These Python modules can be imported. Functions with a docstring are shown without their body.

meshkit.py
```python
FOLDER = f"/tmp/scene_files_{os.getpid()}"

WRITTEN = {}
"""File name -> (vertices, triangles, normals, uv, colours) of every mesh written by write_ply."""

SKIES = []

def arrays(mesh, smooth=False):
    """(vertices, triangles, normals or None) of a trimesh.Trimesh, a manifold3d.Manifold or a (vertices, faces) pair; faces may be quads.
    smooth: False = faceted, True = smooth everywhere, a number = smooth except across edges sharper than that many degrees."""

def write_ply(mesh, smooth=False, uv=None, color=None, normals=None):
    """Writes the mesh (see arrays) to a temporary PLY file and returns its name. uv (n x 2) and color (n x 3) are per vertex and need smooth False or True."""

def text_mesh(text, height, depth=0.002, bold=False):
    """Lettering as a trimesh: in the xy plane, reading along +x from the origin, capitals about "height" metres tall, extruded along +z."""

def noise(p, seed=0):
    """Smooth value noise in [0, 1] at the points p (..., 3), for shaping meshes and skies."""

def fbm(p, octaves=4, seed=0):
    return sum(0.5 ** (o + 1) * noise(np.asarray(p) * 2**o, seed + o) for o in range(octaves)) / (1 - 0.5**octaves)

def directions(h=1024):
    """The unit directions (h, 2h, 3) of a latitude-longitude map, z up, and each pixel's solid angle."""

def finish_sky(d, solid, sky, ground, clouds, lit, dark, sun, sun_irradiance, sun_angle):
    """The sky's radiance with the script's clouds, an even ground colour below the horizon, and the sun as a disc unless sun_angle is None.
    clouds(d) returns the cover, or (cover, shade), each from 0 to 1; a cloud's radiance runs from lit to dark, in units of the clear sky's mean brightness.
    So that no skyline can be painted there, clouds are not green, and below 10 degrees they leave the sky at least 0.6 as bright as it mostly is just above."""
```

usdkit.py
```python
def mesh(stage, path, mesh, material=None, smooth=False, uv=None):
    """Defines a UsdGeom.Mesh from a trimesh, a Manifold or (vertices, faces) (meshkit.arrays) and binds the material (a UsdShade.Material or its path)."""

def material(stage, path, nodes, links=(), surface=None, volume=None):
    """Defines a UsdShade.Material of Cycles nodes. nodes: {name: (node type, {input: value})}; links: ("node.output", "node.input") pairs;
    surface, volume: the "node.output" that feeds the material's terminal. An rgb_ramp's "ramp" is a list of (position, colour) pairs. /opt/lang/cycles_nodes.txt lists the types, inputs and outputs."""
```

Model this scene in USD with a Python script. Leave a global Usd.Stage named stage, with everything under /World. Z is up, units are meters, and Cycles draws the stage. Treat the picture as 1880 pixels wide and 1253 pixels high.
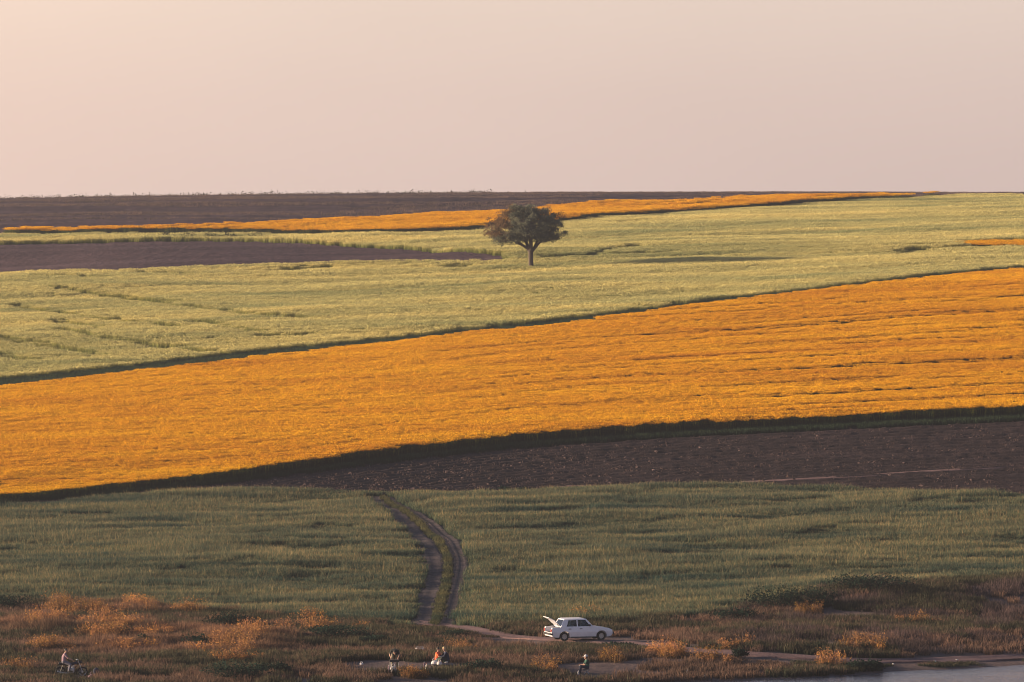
import math, numpy as np, trimesh, usdkit, meshkit
import manifold3d as m3
from scipy.interpolate import PchipInterpolator
from pxr import Usd, UsdGeom, UsdLux, UsdShade, Sdf, Gf, Vt

stage = Usd.Stage.CreateInMemory()
UsdGeom.SetStageUpAxis(stage, 'Z'); UsdGeom.SetStageMetersPerUnit(stage, 1.0)
UsdGeom.Xform.Define(stage, '/World'); UsdGeom.Scope.Define(stage, '/World/Looks')
T = Sdf.ValueTypeNames

# ------------------------------------------------------------------ camera, sky, sun, exposure
HFOV = math.radians(12.0)
CAM_Z = 25.0
PITCH = math.radians(0.873)          # looking slightly down over the lake
cam = UsdGeom.Camera.Define(stage, '/World/camera')
cam.CreateHorizontalApertureAttr(36.0)
cam.CreateFocalLengthAttr(18.0 / math.tan(HFOV / 2))
cam.CreateFStopAttr(0.0)
cam.AddTranslateOp().Set((0, 0, CAM_Z)); cam.AddRotateXOp().Set(90 - math.degrees(PITCH))
cam.CreateExposureAttr(1.5)

SUN_EL, SUN_AZ = math.radians(11.0), math.atan2(-0.998, 0.06)     # atan2(x, y) of the direction towards the sun
SUN = np.array([math.sin(SUN_AZ) * math.cos(SUN_EL), math.cos(SUN_AZ) * math.cos(SUN_EL), math.sin(SUN_EL)])
sun = UsdLux.DistantLight.Define(stage, '/World/sun')
sun.CreateIntensityAttr(1.25); sun.CreateAngleAttr(2.0); sun.CreateColorAttr((1.0, 0.74, 0.50)); sun.CreateNormalizeAttr(True)
sun.AddRotateZOp().Set(math.degrees(-SUN_AZ) + 180); sun.AddRotateXOp().Set(math.degrees(-SUN_EL) + 90)
# -z of the light must run along -SUN: check below
sky = UsdLux.DomeLight.Define(stage, '/World/sky')
sky_mat = usdkit.material(stage, '/World/Looks/sky_look', {
    'tc': ('texture_coordinate', {}),
    'sep': ('separate_xyz', {}),
    'sky': ('sky_texture', {'sky_type': 'single_scattering', 'sun_disc': False, 'sun_elevation': SUN_EL, 'sun_rotation': SUN_AZ,
                            'air_density': 1.0, 'aerosol_density': 1.5, 'ozone_density': 1.0}),
    'veil': ('rgb_ramp', {'ramp': [(0.0, (4.95, 3.75, 3.45)), (0.035, (5.7, 4.4, 3.95)), (0.075, (6.8, 5.5, 4.65)), (0.13, (5.6, 4.9, 4.9)), (0.24, (2.1, 2.5, 3.9)), (0.5, (0.9, 1.5, 3.0)), (1.0, (0.55, 1.0, 2.2))]}),
    'fac': ('rgb_ramp', {'ramp': [(0.0, (0.92,) * 3), (0.1, (0.9,) * 3), (0.35, (0.6,) * 3), (1.0, (0.35,) * 3)]}),
    'dot': ('vector_math', {'math_type': 'dot_product', 'vector2': (float(SUN[0]), float(SUN[1]), 0.0)}),
    'half': ('math', {'math_type': 'multiply_add', 'value2': 0.5, 'value3': 0.5}),
    'glow': ('rgb_ramp', {'ramp': [(0.0, (0.42, 0.42, 0.5)), (0.30, (0.60, 0.60, 0.64)), (0.447, (0.845, 0.85, 0.87)), (0.5, (0.90, 0.90, 0.90)), (0.553, (0.99, 0.975, 0.95)), (0.75, (1.7, 1.5, 1.3)), (1.0, (2.6, 2.1, 1.6))]}),
    'lit': ('vector_math', {'math_type': 'multiply'}),
    'mix': ('mix_color', {}),
    'cm': ('mapping', {'scale': (5.0, 5.0, 16.0)}), 'cn': ('noise_texture', {'scale': 1.0, 'detail': 3.0, 'roughness': 0.5}),
    'cr': ('map_range', {'from_min': 0.3, 'from_max': 0.7, 'to_min': 0.965, 'to_max': 1.035, 'clamp': True}), 'cl': ('vector_math', {'math_type': 'scale'}),
    'bg': ('background_shader', {'strength': 0.05})},
    [('tc.generated', 'sep.vector'), ('sep.z', 'veil.fac'), ('sep.z', 'fac.fac'), ('tc.generated', 'dot.vector1'), ('dot.value', 'half.value1'), ('half.value', 'glow.fac'),
     ('veil.color', 'lit.vector1'), ('glow.color', 'lit.vector2'),
     ('fac.color', 'mix.fac'), ('sky.color', 'mix.a'), ('tc.generated', 'cm.vector'), ('cm.vector', 'cn.vector'), ('cn.fac', 'cr.value'), ('lit.vector', 'cl.vector1'), ('cr.result', 'cl.scale'), ('cl.vector', 'mix.b'), ('mix.result', 'bg.color')], surface='bg.background')
UsdShade.MaterialBindingAPI.Apply(sky.GetPrim()).Bind(sky_mat)

# ------------------------------------------------------------------ helpers
used = {}
def numbered(parent, name):
    k = f'{parent}/{name}'; n = used.get(k, 0); used[k] = n + 1
    return k if n == 0 else f'{k}_{n:03d}'

def tag(prim, label=None, cat=None, group=None, kind=None):
    p = prim.GetPrim() if hasattr(prim, 'GetPrim') else prim
    for k, v in (('label', label), ('category', cat), ('group', group), ('kind', kind)):
        if v: p.SetCustomDataByKey(k, v)
    return p

def thing(name, label, cat, loc=(0, 0, 0), rotz=0.0, group=None):
    x = UsdGeom.Xform.Define(stage, numbered('/World', name))
    x.AddTranslateOp().Set(tuple(float(c) for c in loc)); x.AddRotateZOp().Set(math.degrees(rotz))
    return tag(x, label, cat, group)

def obj(name, mesh, mat, parent=None, smooth=False, tint=None):
    path = numbered(str(parent.GetPath()) if parent else '/World', name)
    m = usdkit.mesh(stage, path, mesh, mat, smooth=smooth)
    if tint is not None:
        UsdGeom.PrimvarsAPI(m).CreatePrimvar('tint', T.Color3fArray, 'vertex').Set(Vt.Vec3fArray.FromNumpy(np.asarray(tint, np.float32)))
    m.CreateDoubleSidedAttr(True)
    return m.GetPrim()

def copy_of(src, loc, rotz, label, group=None, scale=1.0):
    path = numbered('/World', src.GetName())
    x = UsdGeom.Xform.Define(stage, path)
    x.GetPrim().GetReferences().AddInternalReference(src.GetPath()); x.GetPrim().SetInstanceable(True)
    xf = UsdGeom.XformCommonAPI(x)
    x.ClearXformOpOrder()
    x.AddTranslateOp().Set(tuple(float(c) for c in loc)); x.AddRotateZOp().Set(math.degrees(rotz))
    if np.ndim(scale) or scale != 1.0: x.AddScaleOp().Set(Gf.Vec3f(*np.broadcast_to(scale, 3).astype(float).tolist()))
    return tag(x, label, src.GetCustomDataByKey('category'), group)

mats = {}
def plain(name, color, rough=0.6, metallic=0.0, spec=0.3, coat=0.0, noise=0.0, scale=8.0, bump=0.0):
    if name in mats: return mats[name]
    nodes = {'p': ('principled_bsdf', {'base_color': color, 'roughness': rough, 'metallic': metallic, 'specular_ior_level': spec, 'coat_weight': coat, 'coat_roughness': 0.1})}
    links = []
    if noise or bump:
        nodes['tc'] = ('texture_coordinate', {})
        nodes['n'] = ('noise_texture', {'scale': scale, 'detail': 5.0, 'roughness': 0.6})
        links.append(('tc.object', 'n.vector'))
    if noise:
        lo = tuple(c * (1 - noise) for c in color); hi = tuple(min(1, c * (1 + noise)) for c in color)
        nodes['r'] = ('rgb_ramp', {'ramp': [(0.3, lo), (0.7, hi)]})
        links += [('n.fac', 'r.fac'), ('r.color', 'p.base_color')]
    if bump:
        nodes['b'] = ('bump', {'strength': bump, 'distance': 0.05}); links += [('n.fac', 'b.height'), ('b.normal', 'p.normal')]
    mats[name] = usdkit.material(stage, f'/World/Looks/{name}', nodes, links, surface='p.BSDF')
    return mats[name]

def leafy(name, lo=(0.7,) * 3, hi=(1.25,) * 3, stretch=(0.06, 0.2, 0.2), trans=0.35, second=None):
    """Plant surface: the mesh's own tint times a patchy variation over the ground; some light passes through."""
    nodes = {'a': ('attribute', {}), 'g': ('geometry', {}),
             'm': ('mapping', {'scale': stretch}),
             'n': ('noise_texture', {'scale': 1.0, 'detail': 5.0, 'roughness': 0.62}),
             'r': ('rgb_ramp', {'ramp': [(0.32, lo), (0.5, tuple((a + b) / 2 for a, b in zip(lo, hi))), (0.68, hi)]}),
             'x': ('mix_color', {'blend_type': 'multiply', 'fac': 1.0, 'use_clamp': False}),
             'd': ('diffuse_bsdf', {}), 't': ('translucent_bsdf', {}), 's': ('mix_closure', {'fac': trans})}
    links = [('g.position', 'm.vector'), ('m.vector', 'n.vector'), ('n.fac', 'r.fac'), ('a.color', 'x.a'), ('r.color', 'x.b'),
             ('x.result', 'd.color'), ('x.result', 't.color'), ('d.BSDF', 's.closure1'), ('t.BSDF', 's.closure2')]
    m = usdkit.material(stage, f'/World/Looks/{name}', nodes, links, surface='s.closure')
    UsdShade.Shader.Get(stage, f'/World/Looks/{name}/a').CreateInput('attribute', T.String).Set('tint')
    mats[name] = m
    return m

def ground_mat(name, ramp, scale, stretch=(1, 1, 1), fine=9.0, bump=0.6, distance=0.08, rot=0.0):
    mats[name] = usdkit.material(stage, f'/World/Looks/{name}', {
        'g': ('geometry', {}), 'm': ('mapping', {'scale': stretch, 'rotation': (0, 0, rot)}),
        'n': ('noise_texture', {'scale': scale, 'detail': 8.0, 'roughness': 0.68}),
        'f': ('noise_texture', {'scale': fine, 'detail': 4.0, 'roughness': 0.7}),
        'mx': ('mix_float', {'fac': 0.4}),
        'r': ('rgb_ramp', {'ramp': ramp}), 'b': ('bump', {'strength': bump, 'distance': distance}),
        'p': ('principled_bsdf', {'roughness': 0.95, 'specular_ior_level': 0.1})},
        [('g.position', 'm.vector'), ('m.vector', 'n.vector'), ('g.position', 'f.vector'), ('n.fac', 'mx.a'), ('f.fac', 'mx.b'), ('mx.result', 'r.fac'),
         ('r.color', 'p.base_color'), ('f.fac', 'b.height'), ('b.normal', 'p.normal')], surface='p.BSDF')
    return mats[name]

# ------------------------------------------------------------------ the lie of the land
K = math.tan(HFOV / 2) / 940.0
_py = [200, 290, 316, 335, 380, 430, 470, 520, 570, 660, 760, 860, 950, 1000, 1060, 1200, 1600, 4200]
_pz = [0.6, 0.6, 0.85, 1.0, 2.75, 5.35, 8.7, 13.4, 18.0, 25.2, 31.8, 36.0, 38.9, 40.2, 40.3, 36, 22, 20]
PROFILE = PchipInterpolator(_py, _pz)
_ty = PchipInterpolator([200, 340, 430, 560, 700, 850, 1000, 1300, 4200], [0, 0.0, 0.018, 0.035, 0.03, 0.012, 0.004, 0, 0])

def shore_y(x):
    x = np.asarray(x, float)
    return 293 + 0.60 * (np.clip(x, -90, 60) - 12) + 0.5 * np.sin(x * 0.23 + 1) + 0.3 * np.sin(x * 0.61)

def ss(a, b, x):
    t = np.clip((x - a) / (b - a), 0, 1); return t * t * (3 - 2 * t)

def height(x, y):
    x = np.asarray(x, float); y = np.asarray(y, float)
    xt = np.clip(x, -160, 160)
    z = PROFILE(np.clip(y, 200, 4200)) + _ty(np.clip(y, 200, 4200)) * xt - 0.25 * ss(900, 1000, y) - 6.5e-5 * (xt - 10) ** 2 * ss(880, 1000, y)
    p = np.stack([x / 26, y / 13, x * 0], -1)
    q = np.stack([(x + 0.3 * y) / 55, y / 32, x * 0 + 7], -1)
    far = np.clip(1.0 - (np.abs(x) - 300) / 600, 0, 1)
    hill = ss(500, 590, y) * (1 - ss(850, 980, y)) * far
    z = z + hill * (0.28 * (meshkit.fbm(np.stack([(x - 0.2 * y) / 13, y / 6.5, x * 0 + 4], -1), 2, 15) - 0.5) + 0.75 * (meshkit.fbm(p, 2, 3) - 0.5) + 1.5 * (meshkit.fbm(q, 2, 9) - 0.5))
    # low mounds and hollows of the rough shore
    rough = (1 - ss(322, 345, y)) * far
    z = z + rough * 0.55 * (meshkit.fbm(np.stack([x / 9, y / 6, x * 0 + 2], -1), 3, 21) - 0.5)
    z = z + 1.1 * np.exp(-((x - 25) / 9) ** 2 - ((y - 345) / 8) ** 2) + 0.8 * np.exp(-((x - 42) / 12) ** 2 - ((y - 352) / 9) ** 2)
    field = ss(340, 360, y) * (1 - ss(420, 440, y)) * far
    z = z + field * 0.7 * (meshkit.fbm(np.stack([x / 20, y / 9, x * 0 + 5], -1), 2, 31) - 0.5)
    d = y - shore_y(x)
    bank = np.where(d < 0, 0.10 * d, 0.07 * d)
    return np.where(d < 14, np.minimum(np.maximum(bank, -2.0), z), z)

_cp, _sp = math.cos(PITCH), math.sin(PITCH)
def ray(u, v):
    a = (np.asarray(u, float) - 940) * K; b = (626.5 - np.asarray(v, float)) * K
    return np.stack([a, _cp + b * _sp, -_sp + b * _cp], -1)       # per unit of depth

YS = np.concatenate([np.arange(262, 700, 0.25), np.arange(700, 1100, 0.5)])
def at(u, v, h=0.0):
    """Where the photograph's ray (u, v) first meets the land raised by h."""
    d = ray(u, v); d = np.atleast_2d(d); out = []
    for r in d:
        s = YS / r[1]; x = r[0] * s; z = CAM_Z + r[2] * s
        hit = np.nonzero(z <= height(x, YS) + h)[0]
        i = hit[0] if len(hit) else len(YS) - 1
        out.append((x[i], YS[i]))
    out = np.array(out)
    return out if np.ndim(u) else out[0]

def spot(u, v):
    x, y = at(u, v); return np.array([x, y, float(height(x, y))])

def curve(points, h=0.0, n=60):
    pts = np.array(points, float)
    u = np.linspace(pts[0, 0], pts[-1, 0], n)
    v = np.interp(u, pts[:, 0], pts[:, 1])
    w = at(u, v, h)
    o = np.argsort(w[:, 0]); w = w[o]
    from scipy.ndimage import gaussian_filter1d
    w = np.column_stack([w[:, 0], gaussian_filter1d(w[:, 1], 2.6, mode='nearest')])
    # carry on straight beyond the ends
    def ext(a, b, dx):
        s = np.clip((b[1] - a[1]) / max(1e-6, b[0] - a[0]), -1.2, 1.2); return (b[0] + dx, b[1] + s * dx)
    k = max(3, n // 8)
    lo = ext(w[k], w[0], -200); hi = ext(w[-k - 1], w[-1], 200)
    xs = np.concatenate([[w[0, 0] - 200], w[:, 0], [w[-1, 0] + 200]])
    sl = np.clip((w[k, 1] - w[0, 1]) / (w[k, 0] - w[0, 0] + 1e-6), -1.0, 1.0); sr = np.clip((w[-1, 1] - w[-k - 1, 1]) / (w[-1, 0] - w[-k - 1, 0] + 1e-6), -1.0, 1.0)
    ys = np.concatenate([[w[0, 1] - 200 * sl], w[:, 1], [w[-1, 1] + 200 * sr]])
    return lambda x: np.interp(x, xs, ys)

HR, HB = 1.45, 0.75      # heights of the flowering crop and of the cereal
rape_near = curve([(0, 930), (200, 910), (480, 883), (600, 863), (700, 850), (940, 822), (1200, 803), (1500, 788), (1880, 770)])
rape_far = curve([(0, 710), (250, 680), (480, 655), (600, 640), (750, 620), (940, 602), (1150, 575), (1400, 543), (1600, 522), (1880, 488)], HR)
barley_near = curve([(0, 703), (250, 676), (450, 652), (650, 634), (800, 619), (940, 603), (1150, 577), (1400, 546), (1600, 525), (1880, 491)], 0.1)
barley_far_left = curve([(0, 500), (200, 495), (400, 487), (600, 480), (750, 476), (930, 477.5)], HB)
soil_mid_far = curve([(0, 452), (150, 449), (300, 446), (420, 445), (500, 447), (640, 455), (800, 464), (930, 474)])
band_far = curve([(0, 438), (100, 438), (300, 436), (450, 435), (600, 438), (700, 440), (860, 434), (1000, 417), (1100, 409), (1300, 395), (1500, 380), (1700, 370), (1880, 363)], 0.0)
rape2_far = curve([(0, 430), (100, 427), (300, 420), (500, 412), (700, 402), (900, 391), (1030, 382), (1200, 370), (1400, 364), (1550, 361), (1700, 359.5), (1880, 358.6)], 1.0)
soil_near = curve([(0, 938), (200, 916), (400, 903), (600, 905), (700, 909), (900, 908), (1100, 900), (1300, 894), (1500, 897), (1650, 904), (1880, 914)])
green_near = curve([(0, 1108), (200, 1112), (400, 1128), (600, 1148), (780, 1150), (950, 1160), (1010, 1148), (1300, 1138), (1400, 1108), (1600, 1076), (1880, 1062)])
cap = lambda x: np.interp(x, [20, 60, 74, 88, 130], [955, 915, 872, 838, 800])      # on the right the bare strip begins before the brow
shift = lambda f, d: (lambda x: f(x) + d)

def grid(f0, f1, xs, nt, lift, relief=None):
    t = np.linspace(0, 1, nt); X, Tt = np.meshgrid(xs, t)
    Y = f0(X[0])[None] * (1 - Tt) + f1(X[0])[None] * Tt
    Z = height(X, Y) + lift
    if relief is not None: Z = Z + relief(X, Y, Tt)
    V = np.stack([X, Y, Z], -1).reshape(-1, 3); n, m = X.shape
    i = np.arange(n * m).reshape(n, m)
    F = np.stack([i[:-1, :-1], i[:-1, 1:], i[1:, 1:], i[1:, :-1]], -1).reshape(-1, 4)
    return V, F

# ------------------------------------------------------------------ setting: ground, soil, tracks, water
M_ground = ground_mat('rough_ground', [(0.3, (0.055, 0.042, 0.042)), (0.48, (0.10, 0.073, 0.070)), (0.6, (0.125, 0.088, 0.082)), (0.75, (0.18, 0.125, 0.115))], 0.35, (0.6, 1.3, 1), 2.2, 0.7, 0.12)
M_soil = ground_mat('ploughed_soil', [(0.3, (0.015, 0.010, 0.011)), (0.5, (0.028, 0.019, 0.020)), (0.72, (0.06, 0.040, 0.041))], 0.22, (0.5, 1.6, 1), 3.0, 1.0, 0.14, -0.3)
M_soil_far = ground_mat('far_ploughed_soil', [(0.34, (0.030, 0.018, 0.023)), (0.5, (0.052, 0.032, 0.039)), (0.66, (0.088, 0.058, 0.066))], 0.10, (0.10, 1.5, 1), 1.4, 1.0, 0.2)
M_rut = ground_mat('rut_earth', [(0.36, (0.03, 0.027, 0.029)), (0.5, (0.062, 0.050, 0.053)), (0.66, (0.12, 0.09, 0.09))], 0.9, (1, 1, 1), 3.0, 1.0, 0.10)
M_track = ground_mat('track_earth', [(0.3, (0.085, 0.055, 0.054)), (0.5, (0.15, 0.096, 0.094)), (0.72, (0.22, 0.145, 0.14))], 0.6, (1, 1, 1), 4.0, 0.6, 0.05)

gx = np.concatenate([[-2600, -1500, -900, -500, -320, -220, -180], np.arange(-150, 150.1, 1.5), [180, 220, 320, 500, 900, 1500, 2600]])
gy = np.concatenate([[-400, -100, 60, 160, 215], np.arange(240, 700, 1.25), np.arange(700, 1100, 3), [1130, 1180, 1250, 1400, 1700, 2200, 3000, 4200]])
X, Y = np.meshgrid(gx, gy); Z = height(X, Y)
i = np.arange(X.size).reshape(X.shape)
F = np.stack([i[:-1, :-1], i[:-1, 1:], i[1:, 1:], i[1:, :-1]], -1).reshape(-1, 4)
tag(obj('ground', (np.stack([X, Y, Z], -1).reshape(-1, 3), F), M_ground, smooth=True), 'rolling farmland ground rising from the lake shore to the skyline', 'ground', kind='structure')

def furrows(pitch, amp, f, seed, lump=0.05):
    def r(X, Y, Tt):
        base = f(X)
        c = (Y - base) + 0.6 * (meshkit.noise(np.stack([X / 15, Y / 15, X * 0], -1), seed) - 0.5)
        return amp * np.sin(2 * np.pi * c / pitch) + lump * 2 * (meshkit.fbm(np.stack([X / 0.7, Y / 0.7, X * 0], -1), 3, seed + 1) - 0.5)
    return r
xs = np.arange(-62, 66, 0.3)
tag(obj('ploughed_field', grid(shift(soil_near, -1.5), shift(rape_near, 0.8), xs, 300, 0.16, furrows(2.0, 0.10, rape_near, 5, 0.09)), M_soil, smooth=True),
    'dark ploughed earth strip between the green meadow and the big yellow field', 'ploughed field', kind='structure')
xs = np.arange(-85, 6, 0.5)
mid_near = shift(barley_far_left, 0.2)
mid_far = lambda x: np.maximum(soil_mid_far(x), mid_near(x) + 0.05)
tag(obj('ploughed_field', grid(mid_near, mid_far, xs, 160, 0.10, furrows(3.0, 0.09, mid_near, 8, 0.10)), M_soil_far, smooth=True),
    'purplish bare earth field left of the lone tree, tapering to a point', 'ploughed field', kind='structure')
xs = np.arange(-140, 140, 0.8)
crest = lambda x: np.full_like(np.asarray(x, float), 1075.0)
tag(obj('ploughed_field', grid(lambda x: np.minimum(rape2_far(x) + 0.5, cap(x) + 1), crest, xs, 200, 0.12, furrows(6.0, 0.16, rape2_far, 12, 0.16)), M_soil_far, smooth=True),
    'purplish brown bare field along the skyline', 'ploughed field', kind='structure')

def ribbon(uv, width, lift=0.10, step=0.6, seed=1, jag=0.25, pts=None):
    if pts is None:
        uv = np.array(uv, float); pts = at(uv[:, 0], uv[:, 1])
    s = np.concatenate([[0], np.cumsum(np.linalg.norm(np.diff(pts, axis=0), axis=1))])
    q = np.arange(0, s[-1], step)
    P = np.stack([PchipInterpolator(s, pts[:, k])(q) for k in (0, 1)], 1)
    tg = np.gradient(P, axis=0); tg /= np.linalg.norm(tg, axis=1, keepdims=True)
    nr = np.stack([-tg[:, 1], tg[:, 0]], 1)
    rows = []
    w = np.broadcast_to(np.interp(q, np.linspace(0, s[-1], np.size(width)), np.atleast_1d(width)), q.shape)
    for c in np.linspace(-1, 1, 7):
        jit = 1 + jag * 2 * (meshkit.fbm(np.stack([q / 1.6, q * 0 + c * 3, q * 0], -1), 3, seed) - 0.5) * (abs(c) > 0.9)
        xy = P + nr * (c * w / 2 * jit)[:, None]
        z = height(xy[:, 0], xy[:, 1]) + lift * (1.0 if abs(c) < 0.9 else 0.1) - 0.05 * (abs(c) < 0.4)
        rows.append(np.column_stack([xy, z]))
    R = np.stack(rows, 1); n, m = R.shape[:2]; i = np.arange(n * m).reshape(n, m)
    F = np.stack([i[:-1, :-1], i[:-1, 1:], i[1:, 1:], i[1:, :-1]], -1).reshape(-1, 4)
    return (R.reshape(-1, 3), F), P
rut_l = [(690, 915), (712, 932), (745, 962), (778, 998), (797, 1035), (797, 1075), (785, 1115), (778, 1150)]
rut_r = [(712, 915), (752, 938), (800, 968), (838, 1005), (848, 1040), (842, 1075), (830, 1115), (822, 1150)]
ribs = []
for rt, wd, lb in ((rut_l, [1.3, 1.5, 1.6, 1.5, 1.4], 'left wheel rut of the bending farm track through the green meadow'), (rut_r, [0.9, 1.0, 1.1, 1.0], 'right wheel rut of the bending farm track through the green meadow')):
    g, P = ribbon(rt, wd, seed=len(ribs) + 3, jag=0.6); ribs.append(P)
    tag(obj('dirt_track', g, M_rut, smooth=True), lb, 'dirt track', kind='structure')
main = [(760, 1143), (830, 1152), (900, 1164), (1000, 1174), (1120, 1180), (1250, 1193), (1400, 1204), (1550, 1213), (1700, 1214), (1900, 1206)]
g, main_path = ribbon(main, [1.5, 2.2, 1.8, 2.2, 2.2, 1.8, 2.0, 2.5], seed=9, jag=0.6)
tag(obj('dirt_track', g, M_track, smooth=True), 'pale earth shore track running right past the white car', 'dirt track', kind='structure')
g, cross = ribbon([(1010, 897), (1200, 893), (1350, 889), (1500, 882), (1700, 870), (1900, 858)], [0.6, 0.9, 1.5, 1.5, 0.6], lift=0.2, seed=14, jag=0.5)
tag(obj('dirt_track', g, M_track, smooth=True), 'faint pale path slanting across the dark ploughed strip', 'dirt track', kind='structure')

M_water = usdkit.material(stage, '/World/Looks/lake_water', {
    'g': ('geometry', {}), 'm': ('mapping', {'scale': (0.8, 2.2, 1)}), 'n': ('noise_texture', {'scale': 1.6, 'detail': 4.0, 'roughness': 0.6}),
    'b': ('bump', {'strength': 0.45, 'distance': 0.08}),
    'p': ('principled_bsdf', {'base_color': (0.06, 0.062, 0.085), 'roughness': 0.08, 'ior': 1.33, 'specular_ior_level': 0.5})},
    [('g.position', 'm.vector'), ('m.vector', 'n.vector'), ('n.fac', 'b.height'), ('b.normal', 'p.normal')], surface='p.BSDF')
wx, wy = np.meshgrid(np.concatenate([[-2400, -600, -200], np.arange(-60, 62, 1.0), [200, 600, 2400]]), np.concatenate([[-380, 0, 200], np.arange(250, 340, 0.8)]))
wz = 0.035 * (meshkit.fbm(np.stack([wx / 1.8, wy / 0.9, wx * 0], -1), 3, 4) - 0.5) * 2
wz = np.where((np.abs(wx) < 60) & (wy > 249), wz, 0)
i = np.arange(wx.size).reshape(wx.shape)
F = np.stack([i[:-1, :-1], i[:-1, 1:], i[1:, 1:], i[1:, :-1]], -1).reshape(-1, 4)
tag(obj('lake_water', (np.stack([wx, wy, wz], -1).reshape(-1, 3), F), M_water, smooth=True), 'lilac grey rippled lake water in the lower right corner', 'water', kind='structure')

# ------------------------------------------------------------------ plant patches
def rgb(*c): return np.array(c, float)

def blades(rng, n, size, h, width, lean, c0, c1, jitter=0.2, disc=False):
    """n upright blades (three triangles each) within a square patch; c0 at the foot, c1 at the tip."""
    xy = rng.uniform(-size / 2, size / 2, (n, 2))
    if disc: xy = size / 2 * np.sqrt(rng.random(n))[:, None] * np.stack([np.cos(a := rng.uniform(0, 6.283, n)), np.sin(a)], 1)
    hh = rng.uniform(h[0], h[1], n); a = rng.uniform(0, 2 * np.pi, n); b = rng.uniform(0, 2 * np.pi, n); ln = hh * rng.uniform(0, lean, n)
    side = np.stack([np.cos(a), np.sin(a)], 1) * (width * rng.uniform(0.6, 1.3, n))[:, None] / 2; off = np.stack([np.cos(b), np.sin(b)], 1) * ln[:, None]
    z = lambda t: (hh * t)[:, None]
    V = np.stack([np.hstack([xy - side, z(0) - 0.1]), np.hstack([xy + side, z(0) - 0.1]), np.hstack([xy + off * 0.35 + side * 0.9, z(0.6)]), np.hstack([xy + off * 0.35 - side * 0.9, z(0.6)]), np.hstack([xy + off, z(1)])], 1)
    i = (np.arange(n) * 5)[:, None]
    F = np.concatenate([i + [[0, 1, 2]], i + [[0, 2, 3]], i + [[3, 2, 4]]])
    k = (1 + jitter * rng.uniform(-1, 1, (n, 1, 1)))
    c0, c1 = (np.broadcast_to(c, (n, 3)) for c in (c0, c1))
    C = np.stack([c0, c0, (c0 + c1) / 2, (c0 + c1) / 2, c1], 1) * k
    return V.reshape(-1, 3), F, C.reshape(-1, 3)

def flakes(rng, centres, size, col, jitter=0.2, flat=1.0):
    """Small randomly turned quads (leaves, florets) at the centres."""
    n = len(centres); a = rng.normal(size=(n, 3)); a[:, 2] *= flat; a /= np.linalg.norm(a, axis=1, keepdims=True)
    b = np.cross(a, rng.normal(size=(n, 3))); b /= np.linalg.norm(b, axis=1, keepdims=True)
    s = (np.broadcast_to(size, n) * rng.uniform(0.6, 1.3, n))[:, None] / 2
    V = np.stack([centres - a * s, centres - b * s * 0.7, centres + a * s, centres + b * s * 0.7], 1)
    i = (np.arange(n) * 4)[:, None]; F = np.concatenate([i + [[0, 1, 2]], i + [[0, 2, 3]]])
    C = np.broadcast_to(np.broadcast_to(col, (n, 3))[:, None], (n, 4, 3)) * (1 + jitter * rng.uniform(-1, 1, (n, 1, 1)))
    return V.reshape(-1, 3), F, C.reshape(-1, 3)

def join(*parts):
    V, F, C, n = [], [], [], 0
    for v, f, c in parts:
        V.append(v); F.append(f + n); C.append(c); n += len(v)
    return np.vstack(V), np.vstack(F), np.vstack(C)

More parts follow.
